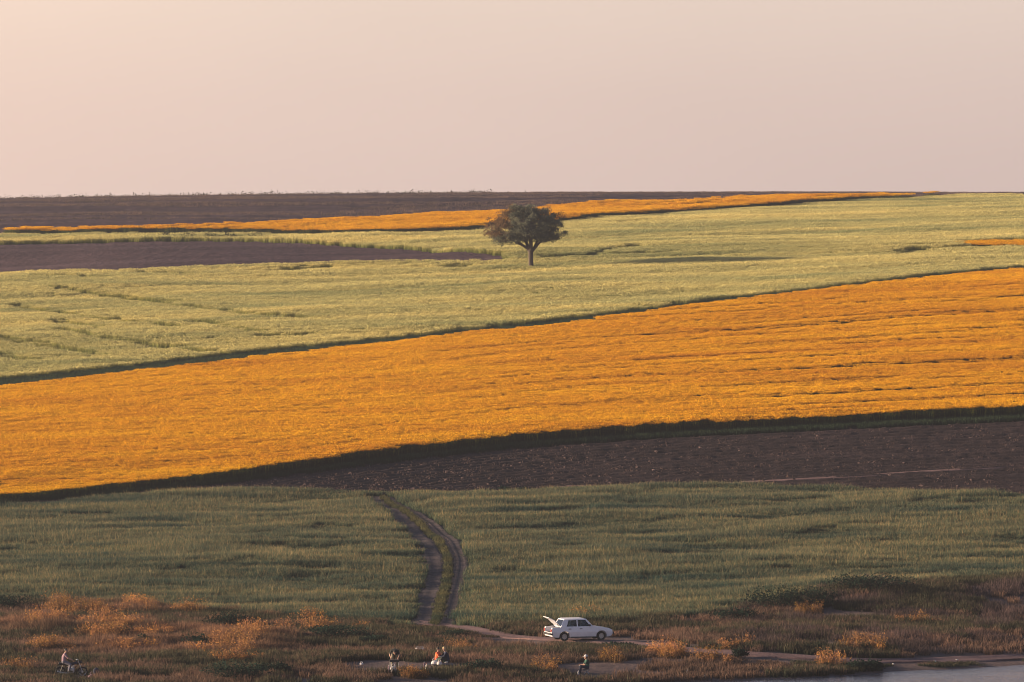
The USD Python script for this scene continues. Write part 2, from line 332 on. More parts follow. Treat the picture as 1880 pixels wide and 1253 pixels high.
def scatter(name, protos, mat, pos, rot, scale, index, label, cat):
    pi = UsdGeom.PointInstancer.Define(stage, numbered('/World', name)); path = str(pi.GetPath()); targets = []
    for v, f, c in protos:
        m = obj('patch', (v, f), mat, pi.GetPrim(), tint=c); targets.append(m.GetPath())
    pi.CreatePrototypesRel().SetTargets(targets)
    pi.CreatePositionsAttr(Vt.Vec3fArray.FromNumpy(pos.astype(np.float32)))
    pi.CreateProtoIndicesAttr(Vt.IntArray.FromNumpy(index.astype(np.int32)))
    pi.CreateScalesAttr(Vt.Vec3fArray.FromNumpy(scale.astype(np.float32)))
    pi.CreateOrientationsAttr(Vt.QuathArray([Gf.Quath(float(math.cos(r / 2)), 0.0, 0.0, float(math.sin(r / 2))) for r in rot]))
    return tag(pi, label, cat, kind='stuff')

def field_points(rng, f0, f1, y0, y1, pitch, margin=14):
    ys = np.arange(y0, y1, pitch); out = []
    for y in ys:
        w = 0.1051 * y + margin; n = int(2 * w / pitch)
        x = (np.arange(n) + 0.5) * pitch - w
        out.append(np.stack([x, np.full(n, y)], 1))
    p = np.vstack(out) + rng.uniform(-0.5, 0.5, (sum(map(len, out)), 2)) * pitch
    k = (p[:, 1] > f0(p[:, 0])) & (p[:, 1] < f1(p[:, 0])) & (np.abs(p[:, 0]) < 0.1051 * p[:, 1] + margin)
    return p[k]

def dist_to(P, poly):
    from scipy.spatial import cKDTree
    return cKDTree(poly).query(P)[0]

def place(name, rng, protos, mat, p, label, cat, sz=None, sxy=1.0, lift=0.05, vary=0.1):
    n = len(p); sz = np.ones(n) if sz is None else sz
    pos = np.column_stack([p, height(p[:, 0], p[:, 1]) + lift])
    s = np.column_stack([np.full(n, sxy), np.full(n, sxy), sz * rng.uniform(1 - vary, 1 + vary, n)])
    return scatter(name, protos, mat, pos, rng.uniform(0, 2 * np.pi, n), s, rng.integers(0, len(protos), n), label, cat)

L_rape = leafy('flowering_crop', (0.84, 0.74, 0.9), (1.08, 1.16, 1.0), (0.035, 0.16, 0.2), 0.35)
L_barley = leafy('cereal_crop', (0.54, 0.64, 0.68), (1.30, 1.22, 1.15), (0.024, 0.13, 0.2), 0.35)
L_meadow = leafy('meadow_growth', (0.40, 0.66, 0.80), (2.3, 1.92, 1.45), (0.05, 0.28, 0.3), 0.3)
L_rough = leafy('rough_growth', (0.60, 0.66, 0.66), (1.35, 1.25, 1.2), (0.14, 0.3, 0.3), 0.3)
L_leaf = leafy('shrub_leaf', (0.75,) * 3, (1.2,) * 3, (0.8, 0.8, 0.8), 0.3)

YEL, YEL2 = rgb(0.74, 0.405, 0.018), rgb(0.64, 0.31, 0.018)
def rape_patch(seed):
    r = np.random.default_rng(seed); n = 230
    stems = blades(r, 90, 1.3, (0.85, 1.3), 0.05, 0.2, rgb(0.014, 0.028, 0.022), rgb(0.045, 0.06, 0.026))
    low = flakes(r, np.column_stack([r.uniform(-.65, .65, (40, 2)), r.uniform(0.1, 1.05, 40)]), 0.18, rgb(0.02, 0.036, 0.024))
    top = np.column_stack([r.uniform(-.65, .65, (n, 2)), r.triangular(1.2, 1.40, 1.5, n)])
    mixw = r.random((n, 1))
    return join(stems, low, blades(r, 14, 1.3, (1.2, 1.5), 0.035, 0.15, rgb(0.05, 0.07, 0.02), rgb(0.20, 0.19, 0.03)), flakes(r, top, 0.105, YEL * mixw + YEL2 * (1 - mixw), 0.2))
rape_protos = [rape_patch(s) for s in range(9)]

def rape_streaks(p, f):
    c = p[:, 1] - f(p[:, 0])
    a = meshkit.fbm(np.stack([p[:, 0] / 30, c / 2.6, c * 0], -1), 3, 41)
    b = meshkit.fbm(np.stack([p[:, 0] / 3, p[:, 1] / 3, c * 0 + 3], -1), 2, 43)
    s = 1 - 0.12 * ss(0.54, 0.70, a) * (0.35 + 0.65 * ss(-30, 25, p[:, 0])) - 0.05 * ss(0.55, 0.8, b)
    # worn wheelings that follow the edge of the field
    for k, d in enumerate((16.0, 37.0, 58.0, 79.0, 100.0)):
        wob = c + 1.5 * (meshkit.noise(np.stack([p[:, 0] / 25, c * 0 + k, c * 0], -1), 5) - 0.5)
        s -= 0.19 * np.exp(-((wob - d) / 0.9) ** 2) * ss(-20, 40, p[:, 0] + 20 * (meshkit.noise(np.stack([p[:, 0] / 12, c * 0 + k, c * 0], -1), 6) - 0.5))
    return np.clip(s, 0.74, 1.1)

rng = np.random.default_rng(11)
p = field_points(rng, rape_near, rape_far, 405, 640, 0.82)
place('rapeseed_crop', rng, rape_protos, L_rape, p, 'broad orange yellow flowering crop across the middle of the slope', 'crop', rape_streaks(p, rape_near) * (1 - 0.36 * (1 - ss(-52, -8, p[:, 0])) * (1 - ss(4, 22, p[:, 1] - rape_near(p[:, 0])))), vary=0.04)
edge = lambda x: np.minimum(np.maximum(rape2_far(x), band_far(x) + 5), crest(x))
p = field_points(rng, lambda x: np.minimum(band_far(x) + 0.5, cap(x) + 0.5), edge, 640, 1060, 1.0)
k = (p[:, 0] > at(18, 434)[0]) & (p[:, 1] < 1040) & (rng.random(len(p)) > ss(at(1480, 372)[0], at(1700, 366)[0], p[:, 0]))
place('rapeseed_crop', rng, rape_protos, L_rape, p[k], 'narrow distant yellow flowering band behind the lone tree', 'crop', np.clip(rape_streaks(p[k], band_far), 0.7, 1.1), 1.25)
b0 = curve([(1765, 455), (1820, 456.5), (1890, 457)]); b1 = curve([(1765, 447), (1820, 441), (1890, 440)], HR)
p = field_points(rng, b0, shift(b0, 7), 560, 900, 0.8); p = p[p[:, 0] > at(1772, 456)[0] + 1.5 * np.sin(p[:, 1])]
place('rapeseed_crop', rng, rape_protos, L_rape, p, 'small yellow flowering patch at the right edge inside the pale cereal', 'crop', np.full(len(p), 0.72), 1.1, -0.5)
rape_patch_pts = p

def barley_patch(seed):
    r = np.random.default_rng(100 + seed); n = 150
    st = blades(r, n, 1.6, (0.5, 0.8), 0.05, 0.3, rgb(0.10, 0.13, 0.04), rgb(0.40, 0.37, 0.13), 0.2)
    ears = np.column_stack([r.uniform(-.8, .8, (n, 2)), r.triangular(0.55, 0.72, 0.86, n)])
    return join(st, flakes(r, ears, 0.13, rgb(0.50, 0.45, 0.19), 0.25, 1.6))
barley_protos = [barley_patch(s) for s in range(8)]
def upper(x):
    return np.minimum(band_far(x) - 0.4, cap(x))
p = field_points(rng, barley_near, upper, 500, 1010, 1.05)
# bare earth wedge left of the tree is left out
wedge = (p[:, 0] < at(930, 477)[0]) & (p[:, 1] > mid_near(p[:, 0])) & (p[:, 1] < mid_far(p[:, 0]) + 0.5)
left_strip = (p[:, 0] < at(260, 440)[0]) & (p[:, 1] >= mid_far(p[:, 0]))
p = p[~wedge]
tram = []
for ln in ([(1640, 466), (1655, 464), (1668, 460), (1690, 457)], [(1668, 467), (1682, 464), (1700, 460), (1740, 456), (1800, 452)], [(520, 497), (545, 496), (580, 493), (600, 492)],
           [(470, 499), (530, 499)], [(60, 507), (180, 511)], [(250, 503), (350, 506)], [(822, 493), (838, 490)], [(846, 495), (856, 491)], [(20, 563), (150, 582), (330, 604)], [(100, 530), (210, 546), (330, 556)], [(180, 545), (320, 562), (450, 577), (560, 585)], [(100, 606), (305, 642)], [(0, 622), (180, 654)], [(240, 630), (380, 648)], [(350, 590), (480, 612)],
           [(1080, 468), (1130, 458), (1170, 453)], [(1000, 472), (1170, 466), (1240, 463)], [(470, 620), (560, 617)], [(1130, 411), (1170, 408)], [(100, 590), (180, 603)], [(0, 655), (60, 664)]):
    ln = np.array(ln, float); tt = np.linspace(0, 1, 80); s = np.linspace(0, 1, len(ln))
    tram.append(at(np.interp(tt, s, ln[:, 0]), np.interp(tt, s, ln[:, 1]), 0.5))
tram = np.vstack(tram)
d = dist_to(p, tram)
sz = 1.0 - 0.72 * (1 - ss(0.7, 1.5, d))
tilt = p[:, 1] - 0.12 * p[:, 0]
sz *= 0.74 + 0.5 * meshkit.fbm(np.stack([p[:, 0] / 20, tilt / 4.5, p[:, 0] * 0], -1), 4, 61)
kk = ~((p[:, 0] > 35) & (dist_to(p, rape_patch_pts) < 1.2))
sz *= np.where((p[:, 0] > at(1765, 456)[0]) & (p[:, 1] < b0(p[:, 0])) & (p[:, 1] > b0(p[:, 0]) - 5), 0.7, 1.0)
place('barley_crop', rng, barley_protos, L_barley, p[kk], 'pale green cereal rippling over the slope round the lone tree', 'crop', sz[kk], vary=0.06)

# dark grassy margins below the cereal and below the yellow field
def grass_patch(seed, c0, c1, h, n=110, size=1.3, w=0.045, lean=0.5):
    r = np.random.default_rng(seed); return blades(r, n, size, h, w, lean, c0, c1, 0.3)
margin = [grass_patch(200 + s, rgb(0.014, 0.028, 0.022), rgb(0.045, 0.068, 0.042), (0.25, 0.65)) for s in range(5)]
p1 = field_points(rng, shift(rape_far, 0.6), shift(barley_near, 0.3), 480, 660, 0.8)
p2 = field_points(rng, lambda x: rape_near(x) - 0.9 - 1.2 * ss(-60, 30, x), shift(rape_near, 0.3), 395, 520, 0.55)
p3 = field_points(rng, lambda x: np.minimum(band_far(x), cap(x)) - 2.0, lambda x: np.minimum(band_far(x), cap(x)) + 0.6, 640, 1000, 0.9)
place('field_margin_grass', rng, margin, L_rough, np.vstack([p1, p2, p3]), 'dark green grass margins along the edges of the crop fields', 'grass')

# clods and stubble turned up by the plough
def clod(seed):
    m = trimesh.creation.icosphere(1, 0.5); r = np.random.default_rng(seed); v = m.vertices * r.uniform(0.6, 1.2, (len(m.vertices), 1)) * [1.3, 0.9, 0.7]
    return v, m.faces, np.full((len(v), 3), 1.0) * rgb(0.085, 0.062, 0.062) * r.uniform(0.6, 1.3)
L_clod = leafy('soil_clod', (0.6,) * 3, (1.3,) * 3, (0.3, 0.6, 0.6), 0.0)
p = field_points(rng, shift(soil_near, 0.3), shift(rape_near, -2.0), 395, 520, 0.55, 10)
dens = 0.16 + 0.36 * (1 - ss(-20, 25, p[:, 0])) + 0.25 * (meshkit.fbm(np.stack([p[:, 0] / 8, p[:, 1] / 4, p[:, 0] * 0], -1), 2, 91) - 0.5)
p = p[rng.random(len(p)) < dens]; n = len(p); s_ = 0.05 + rng.gamma(2.0, 0.035, n)
scatter('soil_clods', [clod(s) for s in range(6)], L_clod, np.column_stack([p, height(p[:, 0], p[:, 1]) + 0.2]), rng.uniform(0, 6.28, n), np.column_stack([s_ * 1.2, s_, s_]), rng.integers(0, 6, n), 'earth clods and bits of stubble strewn over the dark ploughed strip', 'clods')
stub = [blades(np.random.default_rng(460 + q_), 6, 1.0, (0.08, 0.28), 0.03, 0.8, rgb(0.08, 0.056, 0.05), rgb(0.18, 0.125, 0.115), 0.3) for q_ in range(4)]
place('soil_stubble', rng, stub, L_rough, p[::3] + 0.3, 'thin dry stubble on the dark ploughed strip', 'stubble', None, 1.0, 0.16)

pf = field_points(rng, shift(rape2_far, 1.0), crest, 700, 1050, 1.3, 6)
st_ = meshkit.fbm(np.stack([pf[:, 0] / 60, pf[:, 1] / 6.5, pf[:, 0] * 0], -1), 3, 95)
pf = pf[(st_ > 0.56) & (rng.random(len(pf)) < 0.55)]
far_st = [blades(np.random.default_rng(560 + q_), 26, 1.6, (0.12, 0.4), 0.05, 0.7, rgb(0.06, 0.045, 0.042), rgb(0.17, 0.125, 0.11), 0.3) for q_ in range(4)]
place('soil_stubble', rng, far_st, L_rough, pf, 'streaks of dry stubble across the bare field along the skyline', 'stubble', None, 1.3, 0.12)

# front meadow
def meadow_patch(seed):
    r = np.random.default_rng(300 + seed); n = 210
    c = r.random((n, 1)); tip = rgb(0.135, 0.135, 0.092) * c + rgb(0.045, 0.084, 0.066) * (1 - c)
    b = blades(r, n, 1.25, (0.15, 0.5), 0.026, 1.1, rgb(0.016, 0.036, 0.032), tip, 0.3)
    s = blades(r, 12, 1.25, (0.4, 0.66), 0.018, 0.5, rgb(0.05, 0.06, 0.035), rgb(0.24, 0.19, 0.12), 0.3)
    return join(b, s)
meadow_protos = [meadow_patch(s) for s in range(9)]
p = field_points(rng, green_near, shift(soil_near, 0.2), 318, 440, 0.72, 10)
ru = np.vstack(ribs)
d = dist_to(p, ru)
between = dist_to(p, np.vstack([(ribs[0][:min(map(len, ribs))] + ribs[1][:min(map(len, ribs))]) / 2]))
dl, dr = dist_to(p, ribs[0]), dist_to(p, ribs[1])
nz_ = meshkit.fbm(np.stack([p[:, 0] / 1.5, p[:, 1] / 1.5, p[:, 0] * 0 + 8], -1), 2, 73) - 0.5
keep = (dl > 1.15 + 0.8 * nz_) & (dr > 0.85 + 0.7 * nz_) & (between > 1.2) & (dist_to(p, main_path) > 1.0)
sz = 0.45 + 1.25 * meshkit.fbm(np.stack([p[:, 0] / 8, p[:, 1] / 3.0, p[:, 0] * 0], -1), 3, 71)
sz *= 1 - 0.55 * ss(0.60, 0.70, meshkit.fbm(np.stack([p[:, 0] / 5, p[:, 1] / 2.6, p[:, 0] * 0 + 6], -1), 3, 77))
sz *= np.where(between < 1.0, 0.5, 1.0)
n_ = 420; ia = np.linspace(0, 1, n_); mid = np.stack([np.interp(ia, np.linspace(0, 1, len(a_)), a_) for a_ in (np.interp(np.linspace(0, 1, 200), np.linspace(0, 1, len(ribs[0])), ribs[0][:, 0]) * .5 + np.interp(np.linspace(0, 1, 200), np.linspace(0, 1, len(ribs[1])), ribs[1][:, 0]) * .5,
      np.interp(np.linspace(0, 1, 200), np.linspace(0, 1, len(ribs[0])), ribs[0][:, 1]) * .5 + np.interp(np.linspace(0, 1, 200), np.linspace(0, 1, len(ribs[1])), ribs[1][:, 1]) * .5)], 1)
strip = [blades(np.random.default_rng(380 + q_), 40, 0.5, (0.10, 0.32), 0.03, 0.5, rgb(0.024, 0.032, 0.022), rgb(0.072, 0.074, 0.045), 0.3) for q_ in range(4)]
place('track_grass', rng, strip, L_meadow, mid + rng.normal(0, 0.12, mid.shape), 'low grass ridge between the two wheel ruts of the farm track', 'grass')
place('meadow_grass', rng, meadow_protos, L_meadow, p[keep], 'dark olive green meadow growth on either side of the farm track', 'meadow grass', sz[keep])

# rough shore growth: sparse dry grass, reddish weeds, green tufts
def dry_patch(seed):
    r = np.random.default_rng(400 + seed); n = 60; c = r.random((n, 1))
    tip = rgb(0.22, 0.13, 0.10) * c + rgb(0.14, 0.108, 0.09) * (1 - c)
    return blades(r, n, 0.9, (0.15, 0.5), 0.03, 0.6, rgb(0.075, 0.05, 0.035), tip, 0.3)
def green_tuft(seed):
    r = np.random.default_rng(450 + seed)
    return blades(r, 70, 0.9, (0.15, 0.5), 0.035, 0.6, rgb(0.022, 0.032, 0.024), np.random.default_rng(seed).random((70, 1)) * rgb(0.07, 0.035, 0.025) + rgb(0.045, 0.055, 0.036), 0.3)
dry_protos = [dry_patch(s) for s in range(6)]; gt_protos = [green_tuft(s) for s in range(6)]
lim = lambda x: np.maximum(shore_y(x) + 0.7, 280)
p = field_points(rng, lim, shift(green_near, 0.8), 280, 365, 0.5, 8)
mk = meshkit.fbm(np.stack([p[:, 0] / 6, p[:, 1] / 4.5, p[:, 0] * 0], -1), 3, 81)
mk2 = meshkit.fbm(np.stack([p[:, 0] / 7, p[:, 1] / 4, p[:, 0] * 0 + 9], -1), 3, 83)
away = (dist_to(p, main_path) > 1.0) & (dist_to(p, ru) > 0.8)
clear = np.min([np.hypot(p[:, 0] - c[0], (p[:, 1] - c[1]) * 0.8) for c in (at(724, 1230), at(800, 1228), at(690, 1222))], axis=0) > 2.6
nearedge = ss(-6, 0, p[:, 1] - green_near(p[:, 0]))
for c in (at(131, 1246), at(131, 1252), at(1077, 1240)): clear &= np.hypot(p[:, 0] - c[0], (p[:, 1] - c[1]) * 0.6) > 1.5
right = ss(8, 30, p[:, 0])
kd = away & clear & ((mk > 0.46 + 0.07 * right) & (rng.random(len(p)) < 0.7 - 0.35 * right))
kg = away & clear & ((mk2 + 0.25 * nearedge) > 0.54)
py_ = np.interp(p[:, 0], main_path[:, 0], main_path[:, 1]); infront = (py_ - p[:, 1] > -0.5) & (p[:, 0] > main_path[0, 0] - 2)
low = np.where(infront, 0.22 + 0.78 * ss(1.0, 8.0, py_ - p[:, 1]), 1.0)
ry_ = np.concatenate([ribs[0][-1], ribs[1][-1]]); low = np.where(np.hypot((p[:, 0] - ribs[1][-1][0]) * 0.7, (p[:, 1] - ribs[1][-1][1] + 3) * 0.6) < 2.2, np.minimum(low, 0.3), low)
mv_ = np.array([[1.0 - 0.2 * (k_ % 3)] for k_ in range(6)])
ruddy = [blades(np.random.default_rng(480 + q_), 90, 1.1, (0.3, 0.95), 0.022, 0.55, rgb(0.06, 0.045, 0.036), np.random.default_rng(490 + q_).random((90, 1)) * rgb(0.14, 0.075, 0.02) + rgb(0.17, 0.105, 0.085), 0.35) for q_ in range(6)]
purple = [blades(np.random.default_rng(520 + q_), 60, 1.1, (0.2, 0.8), 0.022, 0.5, rgb(0.04, 0.036, 0.036), np.random.default_rng(530 + q_).random((60, 1)) * rgb(0.06, 0.025, 0.02) + rgb(0.075, 0.062, 0.066), 0.35) for q_ in range(6)]
leftband = (p[:, 0] < at(560, 1160)[0]) & (p[:, 1] > at(100, 1205)[1]) & (p[:, 1] < green_near(p[:, 0]) + 1)
mk3 = meshkit.fbm(np.stack([p[:, 0] / 3.2, p[:, 1] / 4.0, p[:, 0] * 0 + 4], -1), 3, 87)
kr = away & clear & leftband & (mk3 > 0.545)
place('ruddy_weeds', rng, ruddy, L_rough, p[kr], 'rusty brush of tall dry weeds on the left shore', 'weeds', 0.3 + 3.0 * (mk3[kr] - 0.54) + 0.3 * rng.random(kr.sum()))
kp = away & clear & (p[:, 0] > 14) & (p[:, 1] > lim(p[:, 0]) + 5) & (mk3 > 0.44) & (rng.random(len(p)) < 0.6 * ss(12, 24, p[:, 0]))
place('purplish_weeds', rng, purple, L_rough, p[kp], 'dull purplish weeds on the bank at the right', 'weeds', (0.25 + 2.4 * np.clip(mk3[kp] - 0.42, 0, 0.3) + 0.25 * rng.random(kp.sum())) * low[kp])
lowd, lowg = low[kd], low[kg]
place('dry_grass', rng, dry_protos, L_rough, p[kd], 'reddish brown dry grass covering the rough shore', 'grass', (0.5 + 0.7 * rng.random(kd.sum())) * lowd)
place('green_grass', rng, gt_protos, L_rough, p[kg], 'dark green grass tufts among the dry shore growth', 'grass', (0.5 + 0.9 * rng.random(kg.sum())) * lowg)
#END_STUFF

# ------------------------------------------------------------------ the lone tree
L_tree = leafy('tree_leaf', (0.7,) * 3, (1.25,) * 3, (0.8, 0.8, 0.8), 0.42)
def tube(pts, radii, n=8):
    pts = np.asarray(pts, float); radii = np.broadcast_to(radii, len(pts)); tg = np.gradient(pts, axis=0); tg /= np.linalg.norm(tg, axis=1, keepdims=True)
    up = np.array([0.31, 0.2, 0.93]) if abs(tg[0] @ [0.31, 0.2, 0.93]) < 0.9 else np.array([1.0, 0, 0])
    V = []
    for c, t, r in zip(pts, tg, radii):
        a = np.cross(t, up); a /= np.linalg.norm(a); b = np.cross(t, a); th = np.arange(n) / n * 2 * np.pi
        V.append(c + r * (np.cos(th)[:, None] * a + np.sin(th)[:, None] * b))
    V = np.vstack(V + [pts[:1], pts[-1:]]); F = []
    k = len(pts)
    for i in range(k - 1):
        for j in range(n):
            a, b = i * n + j, i * n + (j + 1) % n; F += [[a, b, b + n], [a, b + n, a + n]]
    for j in range(n):
        F += [[k * n, (j + 1) % n, j], [k * n + 1, (k - 1) * n + j, (k - 1) * n + (j + 1) % n]]
    return trimesh.Trimesh(V, F, process=False)
def smooth_path(pts, n=14):
    pts = np.asarray(pts, float); s = np.concatenate([[0], np.cumsum(np.linalg.norm(np.diff(pts, axis=0), axis=1))]); q = np.linspace(0, s[-1], n)
    return np.stack([PchipInterpolator(s, pts[:, k])(q) for k in range(3)], 1)
M_bark = plain('dark_bark', (0.055, 0.042, 0.036), 0.95, noise=0.35, scale=3.0, bump=0.8)
rng = np.random.default_rng(77)
tq = at(975, 489, HB); tb = np.array([tq[0], tq[1], float(height(*tq))])
tree = thing('lone_tree', 'lone dark round topped tree standing in the pale cereal', 'tree', tb - [0, 0, 0.1])
limbs = [([(-0.05, 0, 1.9), (-0.5, 0.1, 2.5), (-1.8, -0.4, 3.3), (-3.4, -0.9, 4.2), (-5.2, -1.2, 4.9)], 0.22),
         ([(-0.05, 0, 1.9), (-0.5, 0.2, 3.0), (-1.3, 0.7, 4.6), (-2.6, 1.2, 6.2), (-3.2, 1.3, 7.1)], 0.24),
         ([(0.0, 0, 2.0), (-0.1, -0.4, 3.4), (-0.3, -1.0, 5.2), (-0.2, -1.4, 7.4)], 0.22),
         ([(0.05, 0, 2.1), (0.7, 0.3, 3.2), (1.1, 0.9, 4.6), (1.2, 1.4, 6.8)], 0.20),
         ([(0.05, 0, 2.0), (0.8, -0.2, 2.9), (1.7, -0.5, 3.9), (2.9, -0.6, 5.0), (3.9, -0.5, 5.9)], 0.20),
         ([(-0.05, 0, 2.2), (-0.6, 1.2, 3.4), (-1.0, 2.6, 4.8), (-1.0, 3.3, 6.2)], 0.17),
         ([(0.0, 0, 2.2), (0.1, -1.3, 3.4), (-0.6, -2.7, 4.7), (-1.0, -3.4, 6.0)], 0.17)]
trunk = smooth_path([(0, 0, -0.3), (0.03, 0, 0.3), (-0.05, 0, 1.5), (-0.02, 0, 3.0)], 10)
obj('trunk', tube(trunk, np.interp(np.linspace(0, 1, 10), [0, 0.2, 0.6, 1], [0.46, 0.34, 0.30, 0.33]), 12), M_bark, tree, smooth=60)
skel = []
TR = np.array([0, 0, 0.7])
for pts, r in limbs:
    pts = [np.array(q) + TR for q in pts]
    q = smooth_path(pts, 16); skel.append(np.column_stack([q, np.linspace(r, 0.06, 16)]))
    obj('limb', tube(q, np.linspace(r, 0.05, 16)), M_bark, tree, smooth=60)
# clumps of leaves through the crown's volume
cl = []
while len(cl) < 235:
    c = rng.uniform([-6.2, -4.6, 3.2], [4.6, 4.6, 8.4])
    ex = (c[0] + 0.75) / (5.35); ey = c[1] / 4.4
    rr = ex * ex + ey * ey
    if rr > 1: continue
    top = 4.7 + 3.95 * (1 - rr) ** 0.72; bot = 3.3 + 0.7 * (1 - rr) ** 1.4 * (abs(c[0] - 0.2) < 1.2) + 0.9 * rr
    if bot < c[2] < top and rng.random() < 0.45 + 0.55 * rr + 0.25 * (c[2] > top - 1.2): cl.append(c)
cl = np.array(cl + [[-2.6, -.5, 3.5], [-3.4, .3, 3.6], [-1.7, .5, 3.3], [-1.9, -.9, 3.7], [-.9, -.6, 3.7], [-.6, .9, 3.9], [1.3, .4, 3.8], [1.1, -.9, 3.9], [2.1, .5, 3.7], [1.9, -.7, 4.2], [-3.9, -.4, 3.3], [.3, 1.5, 4.0], [-.2, -1.8, 4.1], [3.4, .3, 3.9], [-4.6, .6, 3.7], [4.55, -0.3, 4.55], [4.1, 0.2, 6.9], [-6.2, -0.6, 4.5], [-5.6, 0.3, 6.4], [-4.6, -0.8, 3.4], [2.8, -0.8, 3.75], [-5.9, -0.4, 5.4]]) + TR
S = np.vstack(skel); tw = []; leaves = []
for c in cl:
    dd = np.linalg.norm(S[:, :3] - c, axis=1) + 1.2 * np.maximum(0, S[:, 2] - c[2] + 0.4)
    s = S[np.argmin(dd)]; midp = (s[:3] + c) / 2 + rng.normal(0, 0.12, 3) + [0, 0, -0.1]
    sparse = 0.6 if (c[0] < -2.6 and c[2] > 5.0) else 1.0; red_ = sparse < 1
    far_ = np.linalg.norm((c - TR - [-.6, 0, 5.2]) / [5.3, 4.4, 3.2]); sparse *= 0.55 if far_ > 0.92 else 1.0
    tw.append(tube(smooth_path([s[:3], midp, c], 6), np.linspace(min(0.06, s[3]), 0.015, 6), 5))
    n = int(rng.uniform(90, 175) * sparse); r = rng.uniform(0.45, 0.8)
    g = rng.normal(size=(n, 3)); g = g / np.linalg.norm(g, axis=1, keepdims=True) * (rng.random((n, 1)) ** 0.5) * [r, r, r * 0.75]
    base = rgb(0.12, 0.128, 0.092) if not red_ else rgb(0.15, 0.095, 0.05)
    w = rng.uniform(0.6, 1.35)
    leaves.append(flakes(rng, c + g, 0.2, base * w, 0.3))
obj('branch', trimesh.util.concatenate(tw), M_bark, tree)
lv = join(*leaves); obj('crown', (lv[0], lv[1]), L_tree, tree, tint=lv[2])

# ------------------------------------------------------------------ shrubs and clumps
def shrub_mesh(seed, w, d, h, n=900, col=rgb(0.03, 0.042, 0.024), leaf=0.13):
    r = np.random.default_rng(seed); parts = []; stems = []
    k = max(6, int(9 * w / 1.5))
    for j in range(k):
        a = r.uniform(0, 6.283); q = math.sqrt(r.random()) * 0.8
        c = np.array([math.cos(a) * q * w / 2, math.sin(a) * q * d / 2, h * r.uniform(0.35, 0.78) * (1 - 0.35 * q)])
        g = r.normal(size=(n // k, 3)); g = g / np.linalg.norm(g, axis=1, keepdims=True) * r.random((n // k, 1)) ** 0.4 * [w * 0.22, d * 0.22, h * 0.26]
        pts = c + g; pts[:, 2] = np.maximum(pts[:, 2], 0.03)
        parts.append(flakes(r, pts, leaf, col * r.uniform(0.7, 1.4), 0.3))
        stems.append(tube(smooth_path([(c[0] * 0.3, c[1] * 0.3, -0.1), (c[0] * 0.6, c[1] * 0.6, c[2] * 0.5), c], 4), np.linspace(0.03, 0.01, 4), 5))
    return join(*parts), trimesh.util.concatenate(stems)
def shrub(name, u, v, w, h, label, cat='shrub', col=rgb(0.03, 0.042, 0.024), seed=1, n=900, group=None, leaf=0.13):
    b = spot(u, v); t = thing(name, label, cat, b, 0, group)
    (vv, ff, cc), st = shrub_mesh(seed, w, w * 0.7, h, n, col, leaf)
    obj('foliage', (vv, ff), L_leaf, t, tint=cc); obj('stems', st, M_bark, t)
    return t
DK = rgb(0.018, 0.032, 0.025)
for k, (u, v, w, h, lb) in enumerate([
    (420, 1155, 3.2, 1.4, 'dark low bush at the right end of the orange weeds below the meadow'),
    (618, 1178, 4.4, 1.3, 'dark wide bush left of the farm track junction'),
    (690, 1186, 2.2, 0.8, 'small dark bush behind the bent over person at the grill'),
    (440, 1250, 4.2, 1.4, 'broad dark bush at the bottom edge between rider and grill'),
    (505, 1240, 2.4, 1.0, 'round dark bush just right of the broad one at the bottom edge'),
    (365, 1190, 2.2, 1.1, 'dark bush under the brightest orange clump on the left shore'),
    (270, 1186, 1.8, 0.9, 'little green bush among the orange weeds on the left shore'),
    (880, 1235, 2.8, 1.0, 'dusky bush to the right of the seated picnickers'),
    (835, 1176, 2.2, 0.8, 'dark bush beside the shore track right of the junction'),
    (1350, 1142, 3.6, 1.1, 'dark low bush on the bank at the foot of the right mound'),
    (1425, 1120, 5.0, 2.0, 'large dark bush on the left flank of the mound'),
    (1485, 1118, 4.0, 1.9, 'dark bush in the middle of the mound beside the largest one'),
    (1595, 1086, 6.0, 1.5, 'dark spreading bush on top of the mound at right'),
    (1500, 1196, 1.8, 0.6, 'small green bush beside the orange one near the lake'),
    (1590, 1232, 2.6, 0.9, 'dark bush at the waters edge above the lake'),
    (1355, 1208, 1.6, 0.6, 'small dark bush by the shore track right of the car'),
    (1140, 1192, 2.6, 0.5, 'low dark growth just below the front wheel of the car'),
    (10, 1122, 3.6, 1.4, 'dark bush at the left edge below the meadow'),
    (925, 905, 1.4, 0.7, 'tiny dark bush on the border of meadow and ploughed strip'),
    (960, 903, 1.6, 0.45, 'flat dark weed clump right of the tiny border bush')]):
    shrub('bush', u, v, w, h, lb, 'bush', DK, 500 + k, int(350 * w))
for k, u in enumerate([285, 305, 322, 341, 360, 383, 402, 421, 446, 470, 498]):
    lab = ('leftmost', 'second from left', 'third from left', 'fourth from left', 'fifth from left', 'middle', 'sixth from right', 'fourth from right', 'third from right', 'second from right', 'rightmost')[k]
    shrub('hedge_shrub', u, float(np.interp(u, [285, 500], [441, 443])), 2.4 + 0.9 * (k % 3 == 0), 1.0 + 0.5 * (k % 2), f'small dusky shrub, {lab} in the row below the distant yellow band', 'shrub', rgb(0.05, 0.055, 0.032), 600 + k, 260, 'shrubs along the edge of the bare field', 0.2)

